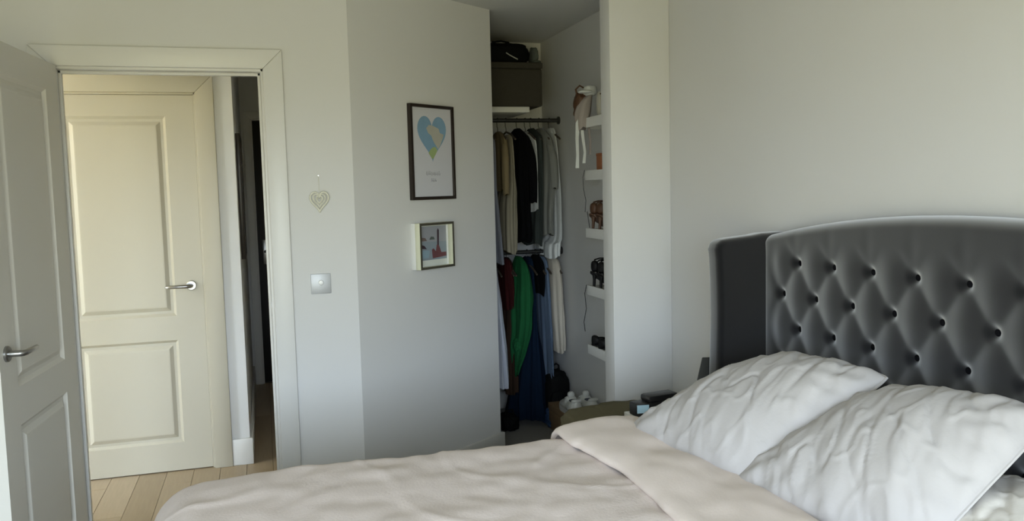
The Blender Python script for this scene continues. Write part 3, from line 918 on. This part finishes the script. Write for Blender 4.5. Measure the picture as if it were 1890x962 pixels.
garment('lavender_dress', 'long lavender-grey dress on the upper closet rail', ZU, 1.330, [(0.07, 0, 0, .010, .05), (0.10, 0, 0, .02, .13), (0.16, 0, 0, .028, .17), (0.35, 0, 0, .032, .17), (0.60, 0.005, 0, .040, .18), (0.86, 0.01, 0, .046, .19)], G_LAV, seed=1, kf=5)
garment('tan_jacket', 'tan jacket on the upper closet rail between lavender and black clothes', ZU, 1.402, [(0.07, 0, 0, .010, .05), (0.10, 0, 0, .02, .14), (0.15, 0, 0, .026, .19), (0.35, 0, 0, .026, .18), (0.42, 0, 0, .024, .17)], G_TAN, seed=2, sleeve=(0.15, 0.45, -0.012, 0.022, -0.185))
garment('beige_dress', 'pale beige dress hanging under the tan jacket on the upper rail', ZU, 1.455, [(0.09, 0, 0, .006, .05), (0.12, 0, 0, .012, .13), (0.36, 0, 0, .018, .16), (0.50, -0.008, 0, .032, .18), (0.70, -0.012, 0, .034, .18), (0.80, -0.012, 0, .032, .18)], G_BEI, seed=3)
garment('black_coat', 'black coat with sleeve on the upper closet rail', ZU, 1.525, [(0.05, 0, 0, .012, .05), (0.09, 0, 0, .03, .15), (0.14, 0, 0, .045, .20), (0.35, 0, 0, .045, .19), (0.55, 0.005, 0, .036, .18), (0.70, 0.008, 0, .042, .19), (0.74, 0, 0, .03, .16)], G_BLK, seed=4, sleeve=(0.13, 0.50, 0.03, 0.026, -0.20))
garment('white_shirt', 'white shirt whose edge shows beside the black coat', ZU, 1.578, [(0.07, 0, 0, .006, .05), (0.11, 0, 0, .012, .14), (0.16, 0, 0, .013, .21), (0.35, 0, 0, .013, .22), (0.55, -0.003, 0, .010, .21)], G_WHT, seed=5)
garment('dark_green_shirt', 'dark green-grey shirt on the upper rail between black coat and grey blouse', ZU, 1.614, [(0.05, 0, 0, .010, .05), (0.09, 0, 0, .02, .15), (0.14, 0, 0, .028, .19), (0.40, 0, 0, .030, .19), (0.62, -0.01, 0, .036, .19), (0.76, -0.012, 0, .034, .17)], G_DGR, seed=6)
garment('grey_blouse', 'loose mid-grey blouse on the upper rail nearest the closet side wall', ZU, 1.668, [(0.05, 0, 0, .010, .05), (0.09, 0, 0, .025, .15), (0.16, 0.01, 0, .036, .20), (0.35, 0.012, 0, .040, .21), (0.55, 0.0, 0, .034, .20), (0.70, 0.0, 0, .034, .19)], G_GRY, seed=7, sleeve=(0.16, 0.42, 0.02, 0.024, -0.20))
garment('white_vest', 'white vest whose pale hem shows below the grey blouse', ZU, 1.734, [(0.05, 0, 0, .008, .05), (0.09, 0, 0, .012, .12), (0.40, 0, 0, .014, .17), (0.70, -0.006, 0, .018, .19), (0.76, -0.030, 0, .036, .20), (0.84, -0.034, 0, .034, .20)], G_WHT, seed=9)
# lower rail
garment('cream_robe', 'cream robe on the lower rail beside the closet side wall', ZL, 1.728, [(0.03, 0, 0, .012, .05), (0.07, -0.004, 0, .030, .14), (0.18, -0.006, 0, .040, .18), (0.40, -0.002, 0, .042, .18), (0.54, 0.006, 0, .040, .17), (0.62, 0.010, 0, .034, .16)], G_CRM, seed=8, fold=0.09)
garment('bluish_white_skirt', 'long bluish-white skirt on the lower closet rail by the wall end', ZL, 1.35, [(0.06, 0, 0, .012, .05), (0.10, -0.015, 0, .02, .12), (0.30, -0.01, 0, .036, .15), (0.60, 0.0, 0, .050, .17), (0.80, 0.0, 0, .054, .18)], G_PWH, seed=11)
garment('maroon_blouse', 'dark maroon blouse on the lower rail between white skirt and green dress', ZL, 1.425, [(0.03, 0, 0, .012, .05), (0.07, 0, 0, .024, .13), (0.22, 0, 0, .026, .17), (0.34, 0, 0, .018, .15)], G_RED, seed=12)
garment('brown_skirt', 'brown skirt behind the green dress on the lower rail', ZL, 1.440, [(0.03, 0, 0.02, .012, .05), (0.08, 0, 0.02, .02, .12), (0.30, 0, 0.02, .024, .15), (0.75, -0.01, 0.02, .04, .16), (0.86, -0.01, 0.02, .04, .16)], G_BRN, seed=13)
grn = garment('green_dress', 'vivid green dress twisted and hanging from the lower closet rail', ZL, 1.498, [(0.02, 0.0, -0.05, .012, .05), (0.07, 0.0, -0.08, .030, .12), (0.18, -0.005, -0.11, .050, .15), (0.34, -0.012, -0.12, .056, .15), (0.46, -0.018, -0.12, .054, .14), (0.56, -0.035, -0.12, .044, .12), (0.66, -0.050, -0.11, .024, .09), (0.74, -0.055, -0.10, .008, .05)], G_GRN, seed=14, fold=0.16)
lump('knotted_sash', (-0.062, -0.20, -0.545), (0.026, 0.03, 0.040), G_GRN, grn, amp=0.3, seed=51)
garment('navy_gown', 'long navy gown flaring to the closet floor', ZL, 1.57, [(0.03, 0.01, 0.02, .012, .05), (0.08, 0.01, 0.03, .020, .11), (0.30, 0.01, 0.03, .028, .13), (0.45, 0.0, 0.02, .042, .15), (0.65, -0.012, 0.0, .072, .17), (0.85, -0.024, -0.02, .096, .18), (1.02, -0.028, -0.02, .108, .19)], G_NVY, seed=15, fold=0.10, kf=6)
garment('black_camisole', 'black strappy top on the lower rail beside the navy gown', ZL, 1.625, [(0.02, 0, 0, .012, .05), (0.07, 0, 0, .026, .13), (0.18, 0, 0, .026, .16), (0.26, 0, 0, .018, .14)], G_BLK, seed=16)
garment('pale_blue_shirt', 'pale blue shirt on the lower rail behind the cream robe', ZL, 1.660, [(0.03, 0, 0, .010, .05), (0.08, 0, 0, .020, .12), (0.30, 0, 0, .026, .15), (0.60, 0.004, 0, .026, .16), (0.78, 0.006, 0, .028, .16)], G_PBL, seed=17)
pj = thing('patterned_trousers', 'crumpled blue and white patterned trousers on the closet floor by the navy gown', 'clothes', (1.655, 4.84, 0))
lump('leg', (0, 0, 0.055), (0.045, 0.10, 0.056), G_DEN, pj, amp=0.3, seed=4)
lump('leg', (-0.01, -0.08, 0.03), (0.04, 0.06, 0.03), G_DEN, pj, amp=0.3, seed=6)

# black shoes / bag at the left of the closet floor
bs = thing('black_pouch', 'black soft pouch lying on the closet carpet under the white skirt', 'bag', (1.37, 4.80, 0))
lump('body', (0, 0, 0.05), (0.06, 0.08, 0.05), BAGB, bs, amp=0.2, seed=12, flat=0.98)
tube('handle', [(-0.03, -0.03, 0.085), (-0.02, -0.03, 0.125), (0.02, -0.03, 0.13), (0.035, -0.03, 0.085)], 0.005, BAGB, bs, n=6)

# backpack behind the cardboard box
bk = thing('backpack', 'black backpack standing between the hanging clothes and the cardboard box', 'bag', (1.705, 4.86, 0))
lump('body', (0, 0, 0.165), (0.078, 0.07, 0.165), BAGB, bk, amp=0.10, seed=5, power=3.2)
lump('front_pocket', (-0.01, -0.062, 0.12), (0.055, 0.03, 0.09), BAGB, bk, amp=0.08, seed=6, power=3)
tube('grab_loop', [(-0.025, 0, 0.315), (-0.02, -0.005, 0.355), (0.0, -0.005, 0.368), (0.018, 0, 0.355), (0.022, 0, 0.315)], 0.006, BAGB, bk, n=8)

# cardboard box with sneakers
CARD = mat('brown_cardboard', (0.23, 0.145, 0.07), 0.85, noise_amt=0.2, noise_scale=14, bump=0.1, bump_scale=80)
cb = thing('cardboard_box', 'brown cardboard box on the closet floor carrying white sneakers', 'box', (1.70, 4.50, 0))
box('body', -0.085, 0.082, -0.17, 0.25, 0, 0.125, CARD, cb, bevel=0.003)
box('lid', -0.088, 0.085, -0.173, 0.253, 0.118, 0.158, CARD, cb, bevel=0.003)
flat('label_sticker', [(-0.03, 0.03), (0.01, 0.03), (0.01, 0.07), (-0.03, 0.07)], -0.171, mat('sticker', (0.5, 0.47, 0.40), 0.6, noise_amt=0.1), cb)

def shoe(name, label, loc, rz, upper, sole, style='sneaker', L=0.255, W=0.088, grp=None):
    s = thing(name, label, 'shoe', loc, rz, group=grp)
    heel = {'sneaker': 0.0, 'heel': 0.075, 'flat': 0.008}[style]
    def zb(t):  # sole height along the length
        return heel*max(0, 1-t/0.62)**1.2 if heel > 0.02 else heel*0.3
    def wd(t):
        return W/2*(0.72+0.38*math.sin(PI*min(1, (t*0.62+0.18)))-0.14*math.exp(-((t-0.40)/0.12)**2))*(max(0.0, 1-abs(2*t-1)**7))**0.5
    th = 0.026 if style == 'sneaker' else 0.008
    n = 26
    # sole: outline swept
    bm = bmesh.new()
    lo, hi = [], []
    for sd in (1, -1):
        rng = range(n+1) if sd > 0 else range(n-1, 0, -1)
        for i in rng:
            t = i/n
            lo.append(bm.verts.new((t*L, sd*wd(t)*1.04, zb(t))))
            hi.append(bm.verts.new((t*L, sd*wd(t)*1.04, zb(t)+th)))
    bm.faces.new(lo[::-1]); bm.faces.new(hi)
    m_ = len(lo)
    for i in range(m_):
        bm.faces.new((lo[i], lo[(i+1) % m_], hi[(i+1) % m_], hi[i]))
    bmesh.ops.triangulate(bm, faces=bm.faces)
    finish(bm, 'sole', sole, s)
    if style == 'heel':
        tube('heel', [(0.022, 0, zb(0.1)+0.004), (0.018, 0, heel*0.5), (0.016, 0, 0.0)], [0.014, 0.008, 0.007], sole, s, n=10)
        for (t, hgt) in ((0.80, 0.034), (0.66, 0.045), (0.32, 0.055)):
            w_ = wd(t)
            tube('strap', [(t*L, -w_, zb(t)+th*0.5), (t*L-0.004, -w_*0.9, zb(t)+th+hgt*0.6), (t*L-0.008, 0, zb(t)+th+hgt), (t*L-0.004, w_*0.9, zb(t)+th+hgt*0.6), (t*L, w_, zb(t)+th*0.5)], 0.0055, upper, s, n=7)
        tube('ankle_strap', [(0.02, 0, heel+0.045), (0.035, 0.026, heel+0.062), (0.065, 0.028, heel+0.068), (0.088, 0, heel+0.070), (0.065, -0.028, heel+0.068), (0.035, -0.026, heel+0.062)], 0.004, upper, s, n=7, closed=True)
        lump('heel_cup', (0.022, 0, heel+0.030), (0.016, 0.028, 0.030), upper, s, amp=0.03, seed=1, n=10)
        return s
    def zt(t):
        if style == 'sneaker':
            pts = [(0, 0.088), (0.08, 0.098), (0.2, 0.082), (0.34, 0.080), (0.46, 0.100), (0.56, 0.088), (0.74, 0.066), (0.9, 0.052), (1, 0.032)]
        else:
            pts = [(0, 0.055), (0.1, 0.058), (0.3, 0.040), (0.5, 0.036), (0.7, 0.046), (0.9, 0.036), (1, 0.016)]
        for (a, za), (b, zb_) in zip(pts, pts[1:]):
            if a <= t <= b:
                q = (t-a)/(b-a); q = q*q*(3-2*q)
                return za+(zb_-za)*q
        return pts[-1][1]
    bm = bmesh.new(); R_ = []
    k_ = 20
    for i in range(n+1):
        t = 0.012+0.976*i/n
        w_ = wd(t); zlo = zb(t)+th*0.8; zhi = zt(t)
        narrow = 0.80 if t < 0.5 else 0.62
        ring = []
        for k in range(k_):
            a = 2*PI*k/k_
            ca, sa = math.cos(a), math.sin(a)
            ca = math.copysign(abs(ca)**0.7, ca); sa = math.copysign(abs(sa)**0.7, sa)
            zc = (zlo+zhi)/2+(zhi-zlo)/2*sa
            f = 1-(1-narrow)*max(0, sa)
            ring.append(bm.verts.new((t*L, w_*ca*f, zc)))
        R_.append(ring)
    for a, b in zip(R_, R_[1:]):
        for k in range(k_):
            bm.faces.new((a[k], a[(k+1) % k_], b[(k+1) % k_], b[k]))
    bm.faces.new(R_[0][::-1]); bm.faces.new(R_[-1])
    finish(bm, 'upper', upper, s, ang=60)
    zc = zt(0.25)
    lump('lining', (0.25*L, 0, zc-0.004), (0.19*L, 0.022, 0.007), BAGB if style != 'sneaker' else mat('shoe_opening_dark', (0.10, 0.11, 0.14), 0.9, noise_amt=0.2), s, amp=0.02, n=12)  # dark cap on the closed upper stands in for the shaded opening
    if style == 'sneaker':
        lump('tongue', (0.45*L, 0, zt(0.45)+0.004), (0.018, 0.020, 0.020), upper, s, amp=0.04, seed=3, n=12)
        lump('heel_tab', (0.05*L, 0, zt(0.06)-0.004), (0.012, 0.030, 0.010), upper, s, amp=0.03, seed=4, n=12)
        for t in (0.54, 0.61, 0.68):
            tube('lace', [(t*L, -wd(t)*0.55, zt(t)-0.006), (t*L, 0, zt(t)+0.004), (t*L, wd(t)*0.55, zt(t)-0.006)], 0.003, mat('white_lace', (0.75, 0.75, 0.73), 0.8, noise_amt=0.1), s, n=6)
    return s
SNK = mat('white_leather', (0.62, 0.62, 0.58), 0.45, noise_amt=0.12, noise_scale=20)
SOLEW = mat('off_white_rubber', (0.52, 0.51, 0.48), 0.6, noise_amt=0.1)
shoe('sneaker', 'white sneaker on the cardboard box, nearer the black backpack', (1.652, 4.36, 0.158), math.radians(86), SNK, SOLEW, L=0.265, W=0.084)
shoe('sneaker', 'white sneaker on the cardboard box, nearer the closet side wall', (1.752, 4.35, 0.158), math.radians(92), SNK, SOLEW, L=0.265, W=0.084)

# floating shoe shelves on the closet side wall
SZ = [0.628, 0.940, 1.238, 1.535, 1.802]
SLAB = ['lowest white shoe ledge on the closet side wall, with black flats', 'white shoe ledge on the closet side wall holding black heels', 'white shoe ledge on the closet side wall holding brown sandals', 'white ledge on the closet side wall holding a terracotta box', 'topmost white ledge on the closet side wall, piled with bags']
for i, z in enumerate(SZ):
    ye = 4.07 if i < 4 else 4.18
    o = thing('wall_ledge', SLAB[i], 'shelf', (XD, 3.62, z))
    box('board', -0.182, 0.002, 0, ye-3.62, -0.018, 0, WHITE, o, bevel=0.002)
    box('front_lip', -0.190, -0.178, 0, ye-3.62+0.004, -0.046, 0.004, WHITE, o, bevel=0.002)
    box('end_cap', -0.186, 0.002, ye-3.62-0.010, ye-3.62, -0.044, 0.0, WHITE, o, bevel=0.002)
BRL = mat('brown_leather', (0.10, 0.045, 0.022), 0.5, noise_amt=0.3, noise_scale=20)
BLK = mat('black_leather', (0.005, 0.005, 0.006), 0.5, spec=0.25, noise_amt=0.2, noise_scale=20)
TERR = mat('terracotta_card', (0.33, 0.12, 0.05), 0.7, noise_amt=0.15, noise_scale=10)
shoe('flat_shoe', 'black flat shoe at the end of the lowest ledge', (1.612, 4.015, SZ[0]), 0.08, BLK, BLK, 'flat', L=0.17, W=0.078)
shoe('flat_shoe', 'black flat shoe deeper along the lowest ledge', (1.612, 3.925, SZ[0]), 0.08, BLK, BLK, 'flat', L=0.17, W=0.078)
shoe('heeled_shoe', 'black strappy heel at the end of its ledge', (1.612, 4.015, SZ[1]), 0.08, BLK, BLK, 'heel', L=0.178, W=0.078)
shoe('heeled_shoe', 'black strappy heel deeper along its ledge', (1.612, 3.925, SZ[1]), 0.08, BLK, BLK, 'heel', L=0.178, W=0.078)
shoe('heeled_sandal', 'brown strappy sandal at the end of its ledge', (1.612, 4.015, SZ[2]), 0.08, BRL, BRL, 'heel', L=0.178, W=0.078)
shoe('heeled_sandal', 'brown strappy sandal deeper along its ledge', (1.612, 3.925, SZ[2]), 0.08, BRL, BRL, 'heel', L=0.178, W=0.078)
tb = thing('terracotta_box', 'small terracotta card box on the second highest ledge', 'box', (1.675, 3.975, SZ[3]))
box('body', -0.028, 0.028, -0.028, 0.028, 0, 0.074, TERR, tb, bevel=0.002)
box('lid', -0.030, 0.030, -0.030, 0.030, 0.074, 0.088, TERR, tb, bevel=0.002)
bt = thing('amber_bottle', 'tall brown glass bottle behind the terracotta box', 'bottle', (1.735, 3.985, SZ[3]))
BRG = mat('brown_glass', (0.12, 0.045, 0.018), 0.15, noise_amt=0.1)
lathe('body', [(0.024, 0), (0.026, 0.004), (0.026, 0.09), (0.022, 0.105), (0.010, 0.115), (0.010, 0.132), (0, 0.132)], BRG, bt, n=20)
lathe('cap', [(0.012, 0.130), (0.012, 0.150), (0, 0.150)], BLACK, bt, n=16)
cbl = tube('cable', [(1.606, 4.066, SZ[3]+0.006), (1.598, 4.068, SZ[3]-0.03), (1.601, 4.070, SZ[3]-0.09), (1.612, 4.068, SZ[3]-0.15), (1.606, 4.066, SZ[3]-0.21), (1.615, 4.06, SZ[2]+0.09), (1.625, 4.055, SZ[2]+0.005)], 0.0022, BLACK, n=6)
tag(cbl, 'thin black cable hanging between two shoe ledges', 'cable')
cbl = tube('cable', [(1.606, 4.066, SZ[1]+0.006), (1.597, 4.070, SZ[1]-0.04), (1.604, 4.070, SZ[1]-0.12), (1.590, 4.072, SZ[1]-0.19), (1.596, 4.071, SZ[1]-0.24)], 0.0022, BLACK)
tag(cbl, 'thin black cable dangling below the ledge of black heels', 'cable')
# pile on the topmost ledge
hb = thing('brown_handbag', 'brown slouchy handbag at the end of the topmost ledge', 'bag', (1.625, 4.12, SZ[4]))
lump('body', (-0.012, 0, 0.07), (0.035, 0.045, 0.07), BRL, hb, amp=0.18, seed=21)
tube('strap', [(-0.03, 0.0, 0.12), (-0.040, -0.005, 0.155), (-0.02, -0.01, 0.175), (0.01, -0.008, 0.16), (0.012, 0, 0.12)], 0.005, BRL, hb, n=7)
sc = thing('draped_scarf', 'pale grey-pink scarf with two white ribbon ends hanging off the topmost ledge', 'scarf', (1.615, 4.13, SZ[4]))
SCF = fab('grey_pink_scarf', (0.36, 0.32, 0.30))
RIB = fab('white_ribbon', (0.66, 0.68, 0.66), 0.05)
loft('cloth', [(0.120, 0.03, -0.05, .012, .03), (0.10, 0.015, -0.05, .026, .04), (0.05, 0.0, -0.05, .034, .045), (0.0, -0.012, -0.05, .034, .045), (-0.05, -0.018, -0.05, .022, .035)], SCF, sc, n=24, fold=0.16, seed=22)
def ribbon(pts, wd_, m, par):
    bm = bmesh.new(); a, b = [], []
    for (x_, y_, z_), w_ in zip(pts, wd_):
        a.append([bm.verts.new((x_-w_, y_-0.001, z_)), bm.verts.new((x_+w_, y_-0.003*1, z_)), bm.verts.new((x_+w_, y_+0.002, z_)), bm.verts.new((x_-w_, y_+0.004, z_))])
    for q, r in zip(a, a[1:]):
        for k in range(4):
            bm.faces.new((q[k], q[(k+1) % 4], r[(k+1) % 4], r[k]))
    bm.faces.new(a[0][::-1]); bm.faces.new(a[-1])
    return finish(bm, 'ribbon', m, par, ang=60)
ribbon([(-0.022, -0.06, 0.01), (-0.040, -0.062, -0.02), (-0.045, -0.06, -0.10), (-0.043, -0.058, -0.18), (-0.047, -0.06, -0.25)], [0.010, 0.011, 0.008, 0.007, 0.009], RIB, sc)
ribbon([(-0.012, -0.06, 0.01), (-0.020, -0.064, -0.04), (-0.012, -0.062, -0.11), (-0.003, -0.06, -0.17), (-0.010, -0.06, -0.225)], [0.008, 0.008, 0.007, 0.006, 0.008], RIB, sc)
ribbon([(0.016, -0.06, 0.01), (0.020, -0.064, -0.06), (0.028, -0.062, -0.12), (0.024, -0.06, -0.18)], [0.006, 0.005, 0.005, 0.005], SCF, sc)
cp = thing('baseball_cap', 'white peaked cap on top of the pile on the topmost ledge', 'cap', (1.650, 4.08, SZ[4]+0.125))
lump('crown', (0, 0, 0.02), (0.034, 0.036, 0.028), G_WHT, cp, amp=0.06, seed=23)
lump('peak', (-0.035, -0.02, 0.012), (0.035, 0.035, 0.008), G_WHT, cp, amp=0.04, seed=24)
pc = thing('cream_pouch', 'small cream pouch standing on the topmost ledge', 'bag', (1.672, 3.975, SZ[4]))
lump('body', (0, 0, 0.065), (0.026, 0.022, 0.066), mat('cream_canvas', (0.55, 0.53, 0.46), 0.85, noise_amt=0.1), pc, amp=0.08, seed=25, power=3.5)
tube('drawstring', [(-0.02, -0.02, 0.115), (0, -0.025, 0.122), (0.02, -0.02, 0.115)], 0.003, BRL, pc, n=6)
bh = thing('black_handbag', 'black leather handbag at the back of the topmost ledge', 'bag', (1.735, 3.985, SZ[4]))
lump('body', (0, 0, 0.085), (0.055, 0.05, 0.086), BLK, bh, amp=0.08, seed=26, power=3.6)
tube('handle', [(-0.035, -0.01, 0.155), (-0.03, -0.012, 0.215), (0.0, -0.012, 0.240), (0.03, -0.012, 0.215), (0.035, -0.01, 0.155)], 0.006, BLK, bh, n=8)
wh = thing('white_sun_hat', 'white cloth hat resting on the black handbag', 'hat', (1.735, 3.985, SZ[4]+0.165))
lump('crown', (0, 0, 0.04), (0.030, 0.042, 0.040), G_WHT, wh, amp=0.07, seed=27)
lump('brim', (-0.002, 0, 0.01), (0.042, 0.055, 0.009), G_WHT, wh, amp=0.06, seed=28)

# ================================================================== NIGHTSTAND AND KHAKI SACK
ns = thing('nightstand', 'white nightstand between the bed and the return wall', 'nightstand', (1.572, 2.875, 0))
WN = mat('white_lacquer', (0.74, 0.74, 0.71), 0.45, noise_amt=0.03)
box('top', -0.215, 0.222, -0.178, 0.178, 0.525, 0.55, WN, ns, bevel=0.003)
box('body', -0.20, 0.222, -0.17, 0.17, 0.12, 0.525, WN, ns, bevel=0.003)
for z0, z1 in ((0.135, 0.32), (0.33, 0.515)):
    dr = box('drawer', -0.212, -0.198, -0.16, 0.16, z0, z1, WN, ns, bevel=0.002)
    k = lathe('knob', [(0.006, 0), (0.006, 0.012), (0.013, 0.018), (0.011, 0.024), (0, 0.025)], CHROME, dr, n=16)
    k.rotation_euler = (0, -PI/2, 0); k.location = (-0.211, 0, (z0+z1)/2)
for fx in (-0.18, 0.18):
    for fy in (-0.15, 0.15):
        box('leg', fx-0.018, fx+0.018, fy-0.018, fy+0.018, 0, 0.125, WN, ns, bevel=0.002)
dvce = thing('bedside_device', 'black angular device with a small pale blue display on the nightstand', 'device', (1.366, 2.985, 0.55), math.radians(8))
prism('body', [(-0.005, -0.03), (0.05, -0.045), (0.20, -0.045), (0.21, 0.03), (0.0, 0.03)], 0.0, 0.052, BLACK, dvce, bevel=0.006)
prism('sloped_top', [(0.05, -0.040), (0.19, -0.040), (0.19, 0.028), (0.05, 0.028)], 0.05, 0.078, BLACK, dvce, bevel=0.010)
sc_m = mat('pale_blue_display', (0.35, 0.52, 0.62), 0.3, noise_amt=0.15, noise_scale=40, emit=((0.45, 0.72, 0.88), 0.12))
o = box('display', -0.024, 0.024, -0.002, 0.002, -0.016, 0.016, sc_m, dvce, bevel=0.001)
o.location = (0.020, -0.041, 0.032); o.rotation_euler = (0, 0, math.radians(-15.3))
ck = tube('charging_cable', [(1.57, 2.99, 0.605), (1.60, 3.00, 0.625), (1.64, 2.99, 0.60), (1.70, 2.97, 0.556), (1.76, 2.95, 0.556)], 0.004, BLACK)
tag(ck, 'black charging cable running from the black device along the nightstand', 'cable')
tb2 = thing('tablet_stand', 'dark charcoal tablet propped upright on the nightstand behind the pillow', 'tablet', (1.60, 2.845, 0.55), math.radians(-18))
DKG = mat('dark_charcoal', (0.035, 0.037, 0.036), 0.5, noise_amt=0.2, noise_scale=20)
mt = Matrix.Rotation(math.radians(-14), 4, 'X')
prism('screen_case', [(-0.060, 0.0), (0.12, 0.0), (0.12, 0.235), (0.006, 0.235)], -0.006, 0.006, DKG, tb2, bevel=0.003, mtx=mt @ Matrix.Rotation(PI/2, 4, 'X'))
box('stand_foot', -0.04, 0.10, -0.03, 0.05, 0.0, 0.010, DKG, tb2, bevel=0.003)

KH = fab('khaki_canvas', (0.15, 0.135, 0.085), 0.25, 9)
ks = thing('khaki_sack', 'olive khaki canvas sack slumped on the floor between nightstand and closet', 'bag', (1.415, 3.29, 0))
lump('body', (0, 0, 0.238), (0.215, 0.155, 0.25), KH, ks, amp=0.06, seed=41, power=6.5, n=28, flat=0.95)
lump('side_pocket', (-0.18, -0.05, 0.34), (0.05, 0.09, 0.11), KH, ks, amp=0.12, seed=42, power=3)
lump('folded_top', (0.06, 0.02, 0.465), (0.15, 0.13, 0.035), KH, ks, amp=0.18, seed=43, power=3)

# corridor picture (seen edge-on)
cpz = thing('corridor_picture', 'dark framed picture on the corridor side wall, seen edge-on', 'picture', (-0.12, 4.92, 1.10), PI/2)
frame_bars(cpz, 0.46, 0.70, 0.02, -0.024, 0.001, FRAMEB)
flat('print', [(0.015, 0.015), (0.445, 0.015), (0.445, 0.685), (0.015, 0.685)], -0.010, mat('dim_red_print', (0.14, 0.03, 0.025), 0.6, noise_amt=0.5, noise_scale=5), cpz)
